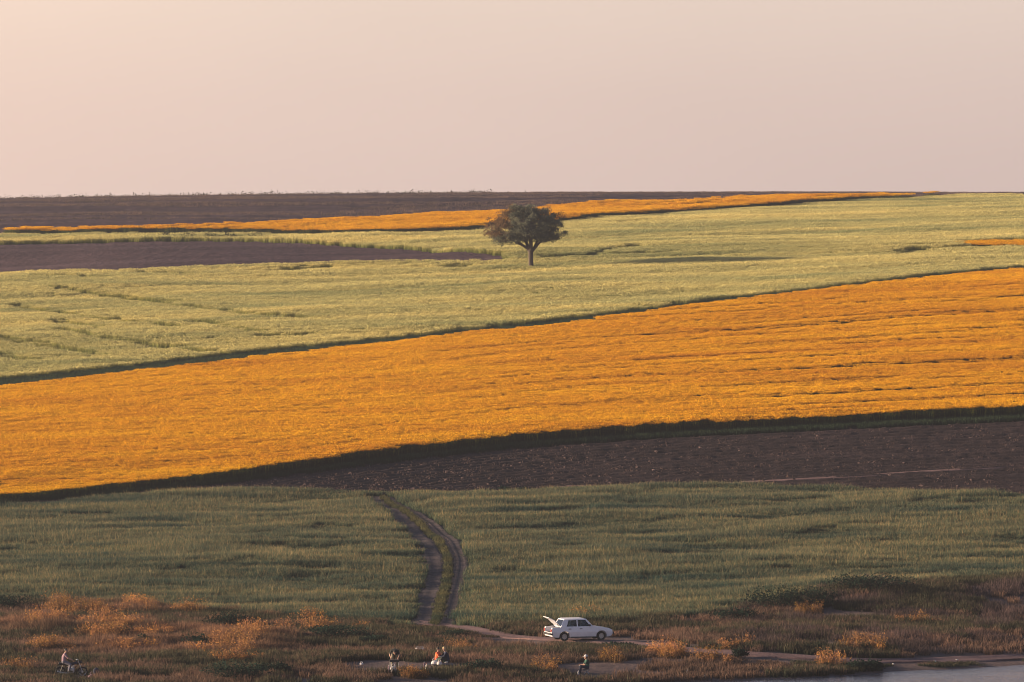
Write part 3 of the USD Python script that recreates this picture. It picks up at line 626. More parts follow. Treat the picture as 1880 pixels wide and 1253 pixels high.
# dry orange weed clumps lit by the low sun
def clump_mesh(seed, w, h, n=150, hot=1.0):
    """A ragged stand of dry weeds: several tufts of unequal height, each of thin stalks carrying small seed heads."""
    r = np.random.default_rng(seed); A, B = [], []
    for j in range(7):
        cx, cy = r.normal(0, w * 0.30), r.normal(0, w * 0.26); th = h * r.uniform(0.4, 1.1); tw = w * r.uniform(0.22, 0.5); m = max(20, int(n * 0.45)); c = r.random((m, 1)) * r.uniform(0.3, 1.0)
        st = blades(r, m, tw, (th * 0.35, th), 0.022, 0.5, rgb(0.06, 0.048, 0.034), (rgb(0.34, 0.18, 0.06) * c + rgb(0.20, 0.11, 0.068) * (1 - c)) * hot, 0.3, disc=True)
        tips = st[0].reshape(-1, 5, 3)[:, 4]; q = np.repeat(tips, 3, 0); q = q - r.random((len(q), 1)) * [0, 0, th * 0.3] + r.normal(0, 0.05, q.shape)
        c3 = np.repeat(c, 3, 0)
        A.append((st[0] + [cx, cy, 0], st[1], st[2])); B.append(flakes(r, q + [cx, cy, 0], 0.085, (rgb(0.44, 0.235, 0.05) * c3 + rgb(0.28, 0.135, 0.075) * (1 - c3)) * hot, 0.35))
    return join(*A), join(*B)
clumps = [(105, 1128, 2.6, 1.3, 'pale orange weed clump, tallest at the left end of the shore weeds'), (90, 1150, 2.4, 1.1, 'orange weed clump in front of the tallest left one'),
    (150, 1130, 2.2, 1.0, 'reddish weed clump on the meadow border at left'), (190, 1132, 2.0, 0.9, 'dull red weed clump right of the left border clump'),
    (262, 1122, 2.6, 1.1, 'bright orange weed clump under the meadow edge, upper of the left group'), (325, 1130, 2.4, 1.2, 'orange weed clump standing left of a dark bush'),
    (205, 1152, 2.6, 1.3, 'golden weed clump in the thick of the left group'), (185, 1170, 2.8, 1.2, 'yellow orange weed clump low in the left group'),
    (235, 1158, 2.0, 0.9, 'small orange weed clump in the middle of the left group'), (290, 1172, 2.6, 0.8, 'flat orange weed clump along the lower left group'),
    (90, 1198, 2.4, 0.9, 'orange weed clump above the motorcycle rider'), (55, 1236, 2.2, 0.8, 'red orange weed clump left of the motorcycle'), (220, 1198, 1.6, 0.9, 'round orange weed clump between dark bushes'),
    (262, 1196, 1.4, 0.7, 'little reddish weed clump beside the round orange one'), (400, 1200, 3.0, 1.2, 'golden weed clump, left half of the long bright ridge'),
    (440, 1188, 2.8, 1.2, 'golden weed clump, middle of the long bright ridge'), (475, 1174, 2.6, 1.1, 'golden weed clump, upper right end of the long bright ridge'),
    (410, 1218, 2.4, 0.8, 'salmon weed clump under the long bright ridge'), (575, 1162, 2.6, 1.0, 'orange weed clump left of the wide dark bush'), (565, 1142, 1.2, 0.9, 'single reddish weed tuft above the orange clump near the junction'),
    (660, 1160, 1.6, 0.6, 'low pinkish weed clump left of the track mouth'), (1072, 1136, 1.5, 0.7, 'orange weed clump just behind the car roof'),
    (1215, 1204, 1.8, 1.0, 'orange weed clump right of the fishing person, upper of two'), (1240, 1208, 1.8, 1.0, 'golden weed clump next to the orange one right of the fishing person'),
    (1130, 1215, 1.8, 0.8, 'salmon weed clump below the front of the car'), (1010, 1234, 1.6, 0.8, 'red orange weed clump left of the fishing person'),
    (1355, 1194, 1.4, 0.9, 'lone orange weed clump on the shore track'), (1302, 1220, 1.6, 0.9, 'orange weed clump at the waterside left of the lake corner'),
    (1577, 1196, 1.8, 1.0, 'brightest golden weed clump above the lake'), (1478, 1132, 1.4, 0.8, 'reddish weed clump on the mound'), (1680, 1148, 1.5, 0.8, 'orange weed clump at the right foot of the mound'),
    (1518, 1222, 1.4, 0.8, 'pale weed clump at the waters edge'), (855, 1196, 1.8, 0.7, 'golden weed clump above the seated picnickers at right'), (770, 1246, 2.0, 0.6, 'red weed clump below the white bag at the bottom edge')]
for k, (u, v, w, h, lb) in enumerate(clumps):
    st, fl = clump_mesh(700 + k, w * 1.2, h * 1.3, int(60 * w), 0.95 if 'red' in lb or 'salmon' in lb or 'pink' in lb else 1.2)
    t = thing('weed_clump', lb, 'weeds', spot(u, v), 0)
    obj('stalks', (st[0], st[1]), L_rough, t, tint=st[2]).SetCustomDataByKey('kind', 'stuff'); obj('seed_heads', (fl[0], fl[1]), L_rough, t, tint=fl[2]).SetCustomDataByKey('kind', 'stuff')

# scrub along the skyline, too small to tell apart
r = np.random.default_rng(5); sc = []
for u in r.uniform(-60, 1940, 1300):
    x = (u - 940) * K * 1040; y = 1040 + r.uniform(-15, 8); z = float(height(x, y)); h = r.uniform(0.5, 1.2) * (1.15 if u < 900 else 0.6); w = r.uniform(0.8, 2.6)
    g = r.normal(size=(40, 3)) * [w * 0.4, 0.5, h * 0.35]; g[:, 2] = np.abs(g[:, 2])
    sc.append(flakes(r, g + [x, y, z + 0.1], 0.34, rgb(0.042, 0.034, 0.026), 0.3))
s = join(*sc); tag(obj('skyline_scrub', (s[0], s[1]), L_leaf, tint=s[2]), 'thin line of low scrub along the skyline', 'scrub', kind='stuff')
# ------------------------------------------------------------------ the white car on the shore track
def mf(m): return m3.Manifold(m3.Mesh(np.asarray(m.vertices, np.float32), np.asarray(m.faces, np.uint32)))
def hull(pts): return m3.Manifold.hull_points(np.asarray(pts, np.float64))
def prism_y(poly, y0, y1):
    """Prism over an (x, z) outline, from y0 to y1."""
    c = m3.CrossSection([np.asarray(poly, float)], m3.FillRule.NonZero)
    return m3.Manifold.extrude(c, y1 - y0).rotate([90, 0, 0]).translate([0, y1, 0])
def box(x0, x1, y0, y1, z0, z1): return m3.Manifold.cube([x1 - x0, y1 - y0, z1 - z0]).translate([x0, y0, z0])
def cyl_y(r, y0, y1, x, z, n=32): return m3.Manifold.cylinder(y1 - y0, r, r, n).rotate([-90, 0, 0]).translate([x, y0, z])
def cyl_between(a, b, r0, r1=None, n=10): return mf(tube([a, (np.array(a) + b) / 2, b], [r0, (r0 + (r1 or r0)) / 2, r1 or r0], n))
def both(pts): return [(x, s * y, z) for x, y, z in pts for s in (1, -1)]

M_white = usdkit.material(stage, '/World/Looks/white_car_paint', {
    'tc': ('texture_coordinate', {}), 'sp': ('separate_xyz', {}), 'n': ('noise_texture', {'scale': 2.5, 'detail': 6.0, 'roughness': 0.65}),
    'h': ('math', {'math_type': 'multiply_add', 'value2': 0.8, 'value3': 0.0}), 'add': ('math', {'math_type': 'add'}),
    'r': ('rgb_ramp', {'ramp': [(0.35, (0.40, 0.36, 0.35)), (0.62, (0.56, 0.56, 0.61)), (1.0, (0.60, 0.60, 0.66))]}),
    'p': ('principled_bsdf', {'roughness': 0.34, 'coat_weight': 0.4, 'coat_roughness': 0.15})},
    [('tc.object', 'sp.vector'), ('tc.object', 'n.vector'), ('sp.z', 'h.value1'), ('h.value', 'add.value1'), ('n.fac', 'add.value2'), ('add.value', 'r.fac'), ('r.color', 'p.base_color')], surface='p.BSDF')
M_black = plain('black_plastic', (0.02, 0.02, 0.022), 0.5)
M_rubber = plain('tyre_rubber', (0.018, 0.018, 0.018), 0.85)
M_steel = plain('dull_steel', (0.45, 0.45, 0.46), 0.35, 0.9)
M_seat = plain('seat_cloth', (0.06, 0.055, 0.06), 0.9)
M_light = plain('pale_cloth', (0.55, 0.50, 0.48), 0.9)
M_red = plain('tail_lamp_red', (0.30, 0.06, 0.05), 0.35, coat=0.3)
M_lamp = plain('headlamp_glass', (0.7, 0.7, 0.7), 0.1, coat=0.8)
M_pane = usdkit.material(stage, '/World/Looks/window_glass', {'f': ('fresnel', {'IOR': 1.5}), 't': ('transparent_bsdf', {'color': (0.62, 0.66, 0.68)}), 'g': ('glossy_bsdf', {'roughness': 0.03, 'color': (0.9, 0.9, 0.9)}), 'm': ('mix_closure', {})},
                         [('f.fac', 'm.fac'), ('t.BSDF', 'm.closure1'), ('g.BSDF', 'm.closure2')], surface='m.closure')
cb = spot(1062, 1177); car_yaw = math.radians(18)
car = thing('parked_car', 'white old saloon car with its boot lid open on the shore track', 'car', cb + [0, 0, 0.06], car_yaw)
OX = -2.07
side = [(0.05, .30), (0.0, .44), (0.0, .80), (0.05, .87), (0.62, .90), (2.83, .90), (3.35, .85), (3.95, .75), (4.10, .68), (4.15, .46), (4.08, .30), (3.9, .24), (0.3, .24)]
bodyhull = lambda k: hull(both([(0.05, .74 * k, .24), (0.0, .80 * k, .58), (0.04, .74 * k, .92), (2.8, .76 * k, .95), (2.0, .83 * k, .58), (2.0, .78 * k, .22), (4.15, .72 * k, .22), (4.15, .77 * k, .58), (4.1, .70 * k, .80)]))
solid = prism_y(side[::-1], -0.9, 0.9)
def arches(m):
    for x in (0.87, 3.38):
        for s in (-1, 1): m = m - cyl_y(0.36, min(s * .55, s * .95), max(s * .55, s * .95), x, 0.29)
    return m
body = arches(solid ^ bodyhull(1.0))
body = body - box(-0.1, 0.60, -0.58, 0.58, 0.56, 1.0) - box(0.5, 2.7, -0.66, 0.66, 0.40, 1.0)
mv = lambda m: m.translate([OX, 0, 0])
obj('body', mv(body), M_white, car, smooth=25)
# cabin
def cab(d): return hull(both([(0.62 + d, .755 - d, .89), (2.84 - d, .755 - d, .89), (0.90 + d, .60 - d, 1.385 - d), (2.40 - d, .60 - d, 1.385 - d), (1.05 + d, .50 - d, 1.43 - d), (2.25 - d, .50 - d, 1.43 - d)]))
outer, inner = cab(0), cab(0.045) + box(0.7, 2.74, -.7, .7, .85, .93)
wins = {'rear_door_window': [(1.02, .93), (1.18, 1.325), (1.72, 1.34), (1.72, .93)], 'front_door_window': [(1.79, .93), (1.79, 1.34), (2.33, 1.325), (2.62, .94)]}
ws = hull([(2.9, y, z) for y in (-.66, .66) for z in (.94,)] + [(2.3, y, 1.345) for y in (-.54, .54)] + [(3.2, y, 1.345) for y in (-.54, .54)] + [(2.62, y, .94) for y in (-.66, .66)])
rw = hull([(0.4, y, .95) for y in (-.62, .62)] + [(0.95, y, 1.34) for y in (-.52, .52)] + [(0.2, y, 1.34) for y in (-.52, .52)] + [(0.75, y, .95) for y in (-.62, .62)])
shell = outer - inner
cutters = [(n, prism_y(q, s * .95 if s < 0 else .3, s * .3 if s < 0 else .95)) for n, q in wins.items() for s in (-1, 1)] + [('windscreen', ws), ('rear_window', rw)]
frame = shell
for n, c in cutters: frame = frame - c
obj('roof', mv(frame), M_white, car, smooth=25)
glass = cab(0.012) - cab(0.020)
for n, c in cutters: obj(n, mv(glass ^ c), M_pane, car)
# doors, bonnet
for n, q, hx in (('rear_door', [(1.02, .88), (1.75, .88), (1.75, .30), (1.28, .30), (1.20, .5), (1.05, .66)], 1.13), ('front_door', [(1.77, .88), (2.72, .88), (2.78, .6), (2.78, .30), (1.77, .30)], 1.88)):
    for s in (-1, 1):
        skin = (bodyhull(1.008) - bodyhull(0.985)) ^ prism_y([(OX * 0 + a, b) for a, b in (q if True else q)][::-1] if False else q, min(s * .5, s), max(s * .5, s))
        d = obj(n, mv(skin), M_white, car, smooth=25)
        ya = s * 0.825
        obj('handle', mv(box(hx, hx + .17, min(ya, ya + s * .03), max(ya, ya + s * .03), .765, .80)), M_black, d)
obj('sill_trim', mv(box(1.26, 2.98, -.80, .80, .23, .27)), M_black, car)
bonnet = hull(both([(2.90, .66, .905), (2.90, .66, .88), (3.35, .66, .858), (3.35, .66, .83), (3.98, .60, .758), (3.98, .60, .72)]))
obj('bonnet', mv(bonnet), M_white, car, smooth=25)
# boot lid: hinged under the rear window and standing open
lid = hull(both([(0.66, .60, .90), (0.66, .60, .93), (0.24, .60, 1.36), (0.21, .60, 1.34)])) + hull(both([(0.24, .60, 1.36), (0.21, .60, 1.34), (-0.14, .58, 1.54), (-0.15, .58, 1.51)]))
bl = obj('boot_lid', mv(lid), M_white, car, smooth=25)
tag(bl, 'raised boot lid lit by the sun')
obj('hinge', mv(cyl_between((0.63, -.5, .86), (0.45, -.5, 1.08), .018) + cyl_between((0.63, .5, .86), (0.45, .5, 1.08), .018)), M_black, bl)
for n, x0, x1, y in (('rear_bumper', -0.09, 0.06, .80), ('front_bumper', 4.08, 4.22, .78)):
    q = hull(both([(x0, y - .05, .40), (x0, y - .05, .52), (x1, y, .39), (x1, y, .53)]))
    obj(n, mv(q), M_black, car, smooth=25)
for s in (-1, 1):
    obj('tail_light', mv(box(-0.03, 0.03, min(s * .60, s * .76), max(s * .60, s * .76), .58, .78)), M_red, car)
    h = obj('headlight', mv(box(4.09, 4.15, min(s * .42, s * .68), max(s * .42, s * .68), .53, .67)), M_lamp, car)
    m = obj('mirror', mv(hull([(2.50 + a, s * (.80 + b), .95 + c) for a in (0, .09) for b in (0, .15) for c in (0, .11)]) + cyl_between((2.55, s * .72, .94), (2.55, s * .84, .98), .02)), M_black, car)
obj('grille', mv(box(4.09, 4.145, -.40, .40, .54, .66)), M_black, car)
obj('number_plate', mv(box(4.215, 4.225, -.26, .26, .41, .52)), M_light, car)
obj('boot_floor', mv(box(0.03, .62, -.58, .58, .50, .57)), M_seat, car)
for x in (1.15, 2.0):
    for s in (-1, 1):
        q = hull([(x + a, s * .36 + b, z) for a in (0, .42) for b in (-.25, .25) for z in (.45, .58)]) + hull([(x + .05 + a, s * .36 + b, .55) for a in (0, .12) for b in (-.25, .25)] + [(x - .12 + a, s * .36 + b, 1.08) for a in (0, .10) for b in (-.2, .2)])
        st = obj('seat', mv(q), M_seat, car, smooth=25)
        obj('headrest', mv(hull([(x - .14 + a, s * .36 + b, z) for a in (0, .09) for b in (-.12, .12) for z in (1.09, 1.24)])), M_light, st)
obj('dashboard', mv(box(2.5, 2.78, -.66, .66, .70, .93)), M_seat, car)
ring = trimesh.creation.torus(0.18, 0.016, 24, 8); ring.apply_transform(trimesh.transformations.rotation_matrix(math.radians(65), [0, 1, 0])); ring.apply_translation([2.42, .36, .95])
obj('steering_wheel', mv(mf(ring)), M_black, car)
for x in (0.87, 3.38):
    for s in (-1, 1):
        ty = trimesh.creation.revolve(np.array([(.17, -.09), (.27, -.095), (.295, -.06), (.295, .06), (.27, .095), (.17, .09), (.17, -.09)]), sections=36)
        ty.apply_transform(trimesh.transformations.rotation_matrix(math.pi / 2, [1, 0, 0])); ty.apply_translation([x + OX, s * .68, .29])
        w = UsdGeom.Xform.Define(stage, numbered(str(car.GetPath()), 'wheel')).GetPrim()
        obj('tyre', ty, M_rubber, w, smooth=40)
        rim = cyl_y(.18, min(s * .66, s * .745), max(s * .66, s * .745), x, .29) - cyl_y(.14, min(s * .72, s * .76), max(s * .72, s * .76), x, .29)
        for a in range(8):
            rim = rim - cyl_y(.022, -1, 1, x + .11 * math.cos(a * math.pi / 4), .29 + .11 * math.sin(a * math.pi / 4), 10)
        obj('rim', mv(rim + cyl_y(.05, min(s * .66, s * .75), max(s * .66, s * .75), x, .29, 16)), M_steel, w, smooth=30)

# ------------------------------------------------------------------ people
M_skin = plain('skin', (0.34, 0.20, 0.15), 0.6, noise=0.08)
def ball(c, r, n=16): return m3.Manifold.sphere(r, n).translate(list(map(float, c)))
def bone(a, b, ra, rb): return m3.Manifold.batch_hull([ball(a, ra), ball(b, rb)])
def soft(m, edge=0.03, it=6):
    m = m.refine_to_length(edge).to_mesh(); t = trimesh.Trimesh(m.vert_properties[:, :3], m.tri_verts, process=True)
    trimesh.smoothing.filter_taubin(t, iterations=it); return t
def unit(v): v = np.asarray(v, float); return v / max(1e-9, np.linalg.norm(v))
def hand(w, direction, thumb_side, curl=0.5):
    """Palm, four fingers of unequal length and a thumb, hanging on from the wrist w."""
    d = unit(direction); s = unit(np.asarray(thumb_side) - d * (np.asarray(thumb_side) @ d)); n = np.cross(d, s); m = ball(w, .028)
    root = np.asarray(w) + d * .085
    m = m + m3.Manifold.batch_hull([ball(w + d * .01, .026), ball(root + s * .03, .016), ball(root - s * .034, .015)])
    for k, L in zip((.030, .010, -.011, -.031), (.072, .080, .074, .058)):
        a = root + s * k; b = a + (d * math.cos(curl * .5) + n * math.sin(curl * .5)) * L * .55; c = b + (d * math.cos(curl * 1.3) + n * math.sin(curl * 1.3)) * L * .45
        m = m + bone(a, b, .0095, .009) + bone(b, c, .009, .0075)
    a = np.asarray(w) + d * .03 + s * .022; b = a + unit(d + s * .9) * .045; c = b + unit(d + s * .2 + n * .4) * .03
    return m + bone(a, b, .012, .0105) + bone(b, c, .0105, .0085)
def person(label, loc, rot, J, top, legs, hair, shoes, sleeve='short', extra=None, short_legs=False, group=None):
    J = {k: np.array(v, float) for k, v in J.items()}
    t = thing('person', label, 'person', loc, rot, group)
    f = unit(J['look']); h = J['head']; up = unit(h - J['neck']); up = unit(up - f * (up @ f)); sd = np.cross(f, up)
    head = m3.Manifold.batch_hull([ball(h + up * .035 - f * .015, .088), ball(h - up * .05 + f * .03, .062), ball(h - up * .085 + f * .055, .035)])
    head = head + m3.Manifold.batch_hull([ball(h + f * .085 + up * .01, .012), ball(h + f * .108 - up * .018, .014)])
    for s in (1, -1): head = head + m3.Manifold.batch_hull([ball(h + sd * s * .085 + up * .012, .018), ball(h + sd * s * .083 - up * .025, .013)])
    head = head + m3.Manifold.batch_hull([ball(h + f * .082 - up * .058 + sd * .016, .009), ball(h + f * .082 - up * .058 - sd * .016, .009)])
    b = head + bone(J['neck'], h - up * .05, .058, .055)
    tors = lambda g: m3.Manifold.batch_hull([ball(J['shl'], .062 + g), ball(J['shr'], .062 + g), ball(J['chest'], .125 + g), ball(J['neck'] - unit(h - J['neck']) * .04, .06 + g)]) + m3.Manifold.batch_hull([ball(J['chest'], .13 + g), ball(J['hipl'], .105 + g), ball(J['hipr'], .105 + g)])
    b = b + tors(0)
    cl, tr, feet = tors(.018), None, []
    pel = m3.Manifold.batch_hull([ball(J['hipl'], .128), ball(J['hipr'], .128)])
    tr = pel
    for s in 'lr':
        b = b + bone(J['sh' + s], J['el' + s], .052, .042) + bone(J['el' + s], J['wr' + s], .042, .029)
        b = b + bone(J['hip' + s], J['kn' + s], .092, .058) + bone(J['kn' + s], J['an' + s], .058, .04) + bone(J['an' + s], J['to' + s], .042, .034)
        wdir = unit(J['wr' + s] - J['el' + s]); side = np.cross(wdir, [0, 0, 1.0]) if abs(wdir[2]) < .9 else np.array([0, -1.0, 0])
        b = b + hand(J['wr' + s], wdir + J.get('handbend', np.zeros(3)), side if s == 'l' else -side)
        e = J['el' + s] if sleeve == 'short' else J['wr' + s] - wdir * .03
        cl = cl + bone(J['sh' + s], J['el' + s] if sleeve != 'short' else (J['sh' + s] * .35 + J['el' + s] * .65), .072, .06)
        if sleeve != 'short': cl = cl + bone(J['el' + s], e, .06, .045)
        tr = tr + bone(J['hip' + s], J['kn' + s], .112, .078)
        if not short_legs: tr = tr + bone(J['kn' + s], J['an' + s] + (J['kn' + s] - J['an' + s]) * .08, .078, .062)
        q = bone(J['an' + s], J['to' + s], .052, .044) + bone(J['an' + s] - [0, 0, .02], J['to' + s] - [0, 0, .005], .05, .045); feet.append(q)
    obj('body', soft(b, .02), M_skin, t, smooth=True)
    obj('top', soft(cl, .04), top, t, smooth=True)
    obj('trousers' if not short_legs else 'shorts', soft(tr, .04), legs, t, smooth=True)
    for q in feet: obj('shoe', soft(q, .04), shoes, t, smooth=True)
    hr = m3.Manifold.batch_hull([ball(h + up * .045 - f * .028, .098), ball(h + up * .0 - f * .045, .085)]) - m3.Manifold.batch_hull([ball(h + f * .10 - up * .02, .085), ball(h + f * .16 - up * .1, .1)])
    obj('hair', soft(hr, .03, 3), hair, t, smooth=True)
    for s in (1, -1): obj('eye', trimesh.Trimesh(*(lambda m: (m.vert_properties[:, :3], m.tri_verts))(ball(h + f * .083 + sd * s * .032 + up * .008, .009, 10).to_mesh())), M_black, t)
    if extra: extra(t, h, f, up, sd)
    return t
M_dark = plain('charcoal_cloth', (0.03, 0.03, 0.028), 0.9); M_navy = plain('navy_cloth', (0.02, 0.024, 0.045), 0.9); M_orange = plain('orange_cloth', (0.75, 0.13, 0.05), 0.85)
M_teal = plain('dark_green_cloth', (0.02, 0.06, 0.045), 0.9); M_pink = plain('pale_pink_cloth', (0.20, 0.13, 0.165), 0.9); M_grey = plain('grey_lilac_cloth', (0.12, 0.115, 0.145), 0.9)
M_whitec = plain('white_cloth', (0.46, 0.44, 0.46), 0.85, noise=0.08, scale=10); M_hair = plain('dark_hair', (0.02, 0.016, 0.013), 0.6); M_blond = plain('fair_hair', (0.40, 0.30, 0.16), 0.6); M_khaki = plain('khaki_cloth', (0.16, 0.14, 0.10), 0.9)
M_plum = plain('plum_cloth', (0.12, 0.05, 0.09), 0.9)
FACE = lambda u, v: spot(u, v)

# 1: bending over a low grill, facing the lake
g = spot(724, 1231)
bent = dict(head=(0.02, -.50, 1.03), look=(0.05, -.75, -.62), neck=(0.01, -.36, 1.10), chest=(0, -.12, 1.12), shl=(.19, -.28, 1.12), shr=(-.19, -.28, 1.12), ell=(.30, -.36, .88), elr=(-.29, -.36, .88),
            wrl=(.22, -.52, .70), wrr=(-.20, -.54, .70), hipl=(.11, .26, .93), hipr=(-.11, .26, .93), knl=(.15, .22, .50), knr=(-.15, .20, .50), anl=(.16, .32, .08), anr=(-.16, .30, .08), tol=(.18, .14, .05), tor=(-.18, .12, .05))
person('person in dark top bending forward over the small grill', g + [0, 0.75, 0], 0.0, bent, M_dark, M_khaki, M_hair, M_black)
gr = thing('charcoal_grill', 'small dark charcoal grill on thin legs in front of the bent over person', 'grill', g, 0.1)
tray = m3.Manifold.cube([.56, .32, .14], True).translate([0, 0, .56]) - m3.Manifold.cube([.52, .28, .14], True).translate([0, 0, .59])
obj('tray', tray, M_black, gr)
for sx in (-1, 1):
    for sy in (-1, 1): obj('leg', mf(tube([(sx * .24, sy * .13, .52), (sx * .26, sy * .145, .25), (sx * .28, sy * .16, -.02)], .012, 8)), M_steel, gr)
for k in range(9): obj('grate_bar', mf(tube([(-.24 + .06 * k, -.15, .638), (-.24 + .06 * k, 0, .638), (-.24 + .06 * k, .15, .638)], .005, 6)), M_steel, gr)
def lumpy(seed, w, d, h, amp=0.25, sub=3):
    """A sagging bag or bundle."""
    m = trimesh.creation.icosphere(sub, 0.5); v = m.vertices
    v = v * (1 + amp * 2 * (meshkit.fbm(v * 2.6 + seed * 3.1, 3, seed) - 0.5))[:, None]
    v[:, 2] = np.maximum(v[:, 2], -0.36); v = v * [w, d, h]; v[:, 2] -= v[:, 2].min() + 0.01; m.vertices = v; return m
def handles(w, h, s=1):
    q = np.linspace(0, np.pi, 9); return trimesh.util.concatenate([tube(np.stack([np.cos(q) * w * .28, np.full(9, y), h * .8 + np.sin(q) * w * .35], 1), .012, 6) for y in (-.04, .04)])
def bag(u, v, w, h, label, mat, seed):
    t = thing('carrier_bag', label, 'bag', spot(u, v), 0.3); obj('sack', lumpy(seed, w, w * .7, h), mat, t, smooth=True); obj('handle', handles(w, h), mat, t)
bag(722, 1234, .42, .40, 'crumpled white plastic bag at the foot of the grill', M_whitec, 2)
bag(798, 1222, .46, .36, 'full white carrier bag in front of the picnicker in orange', M_whitec, 3)
bag(807, 1223, .32, .32, 'smaller pale grey carrier bag against the full white one', M_light, 5)
bag(664, 1222, .22, .16, 'scrap of white wrapping on the bare ground left of the grill', M_whitec, 8)

# 2: two picnickers
SIT = dict(head=(.06, 0, .80), look=(1, 0, -.15), neck=(.02, 0, .62), chest=(0, 0, .45), shl=(.02, .19, .58), shr=(.02, -.19, .58), ell=(.16, .26, .38), elr=(.16, -.26, .38), wrl=(.38, .14, .36), wrr=(.38, -.14, .36),
           hipl=(-.02, .10, .13), hipr=(-.02, -.10, .13), knl=(.40, .24, .32), knr=(.40, -.24, .32), anl=(.52, .12, .07), anr=(.52, -.12, .07), tol=(.68, .14, .05), tor=(.68, -.14, .05))
person('seated person in orange top on the ground, left of the one in navy', spot(803, 1218) + [0, 0.15, .02], math.radians(-15), SIT, M_orange, M_teal, M_hair, M_whitec)
LEAN = dict(SIT, head=(.20, 0, .86), look=(.9, 0, -.45), neck=(.12, 0, .68), chest=(.04, 0, .48), shl=(.12, .19, .63), shr=(.12, -.19, .63), ell=(.26, .25, .42), elr=(.26, -.25, .42), wrl=(.46, .12, .40), wrr=(.46, -.12, .40))
person('fair haired person in navy sitting hunched beside the one in orange', spot(821, 1219) + [0, 0.05, .02], math.radians(195), LEAN, M_navy, M_dark, M_blond, M_whitec, 'long')
bx_ = thing('cool_box', 'blue cool box with a pale lid behind the seated picnickers', 'cool box', spot(771, 1201), 0.25)
M_blue = plain('blue_plastic', (0.06, 0.08, 0.20), 0.45)
obj('case', m3.Manifold.batch_hull([ball((x, y, z), .03) for x in (-.22, .22) for y in (-.13, .13) for z in (.03, .26)]), M_blue, bx_, smooth=40)
ld = obj('lid', m3.Manifold.batch_hull([ball((x, y, z), .03) for x in (-.23, .23) for y in (-.14, .14) for z in (.315, .34)]), M_whitec, bx_, smooth=40)
obj('handle', tube(smooth_path([(-.25, 0, .25), (-.25, 0, .42), (0, 0, .45), (.25, 0, .42), (.25, 0, .25)], 14), .012, 6), M_whitec, bx_)
bag(791, 1201, .30, .26, 'little white bundle between cool box and the person in orange', M_whitec, 11)
def bottle(u, v, h, label, mat, capm):
    t = thing('bottle', label, 'bottle', spot(u, v)); r = h * .155
    obj('flask', trimesh.creation.revolve(np.array([(0, -.01), (r, -.01), (r, h * .62), (r * .85, h * .72), (r * .38, h * .86), (r * .36, h * .96), (0, h * .96)]), sections=18), mat, t, smooth=40)
    obj('cap', trimesh.creation.revolve(np.array([(0, h * .955), (r * .45, h * .955), (r * .45, h * 1.03), (0, h * 1.03)]), sections=14), capm, t)
bottle(779, 1229, .42, 'tall pinkish bottle standing left of the white bags', M_pink, M_whitec)
bottle(783, 1230, .36, 'shorter whitish bottle right next to the tall pinkish one', M_light, M_red)
bottle(714, 1234, .40, 'thin pale bottle left of the grill', M_pink, M_light)
bottle(1062, 1241, .30, 'small white bottle on the ground left of the fishing person', M_whitec, M_light)
bottle(1262, 1238, .30, 'pale bottle lying by the shore right of the fishing person', M_light, M_light)
def stone(u, v, s, label, seed, mat):
    b = thing('shore_stone', label, 'stone', spot(u, v)); obj('stone', lumpy(seed, s * 1.3, s, s * .8, .35, 2), mat, b)
M_stone = plain('pale_stone', (0.42, 0.40, 0.38), 0.9, noise=0.2, bump=0.5)
for k, (u, v, s, lb) in enumerate([(1295, 1243, .22, 'pale stone at the left tip of the lake'), (1716, 1217, .18, 'whitish stone on the waterline toward the right edge'), (1757, 1214, .15, 'small grey stone on the waterline right of the whitish one'), (669, 1240, .2, 'small pale stone on the bare patch below the wrapping scrap'), (1640, 1220, .12, 'tiny stone on the waterline left of the whitish one')]): stone(u, v, s, lb, 30 + k, M_stone)

# 3: fishing person on a folding stool
fp = spot(1077, 1238)
FISH = dict(head=(.05, 0, 1.00), look=(1, 0, -.1), neck=(0, 0, .82), chest=(-.03, 0, .65), shl=(0, .19, .78), shr=(0, -.19, .78), ell=(.14, .25, .56), elr=(.14, -.25, .56), wrl=(.36, .10, .55), wrr=(.36, -.10, .52),
            hipl=(-.02, .10, .40), hipr=(-.02, -.10, .40), knl=(.38, .14, .46), knr=(.38, -.14, .46), anl=(.42, .14, .08), anr=(.42, -.14, .08), tol=(.60, .15, .05), tor=(.60, -.15, .05))
def white_cap(t, h, f, up, sd):
    cp = m3.Manifold.batch_hull([ball(h + up * .07 - f * .01, .10), ball(h + up * .055 - f * .03, .10)]).trim_by_plane(list(up), float((h + up * .03) @ up)) + m3.Manifold.batch_hull([ball(h + up * .045 + f * .09 + sd * s * .05, .012) for s in (-1, 1)] + [ball(h + up * .03 + f * .18, .012)])
    obj('cap', soft(cp, .03, 2), M_whitec, t, smooth=True)
person('person in dark green top and white cap sitting by the shore', fp, math.radians(188), FISH, M_teal, M_navy, M_hair, M_black, 'short', white_cap)
st = thing('folding_stool', 'low dark folding stool under the person in the white cap', 'stool', fp)
obj('seat', m3.Manifold.cube([.36, .34, .03], True).translate([-.02, 0, .27]), M_navy, st)
for sy in (-1, 1):
    obj('leg', tube([(-.18, sy * .15, .26), (0, sy * .15, .12), (.16, sy * .15, -.02)], .012, 6), M_steel, st); obj('leg', tube([(.15, sy * .165, .26), (0, sy * .165, .12), (-.18, sy * .165, -.02)], .012, 6), M_steel, st)
rod = thing('fishing_rod', 'thin fishing rod held by the person in the white cap', 'fishing rod', fp, math.radians(188))
obj('pole', tube([(.30, .02, .50), (1.2, .05, .85), (2.6, .08, 1.25)], [.012, .008, .004], 6), M_black, rod); obj('reel', trimesh.creation.cylinder(.035, .05).apply_translation([.42, .02, .50]), M_steel, rod)
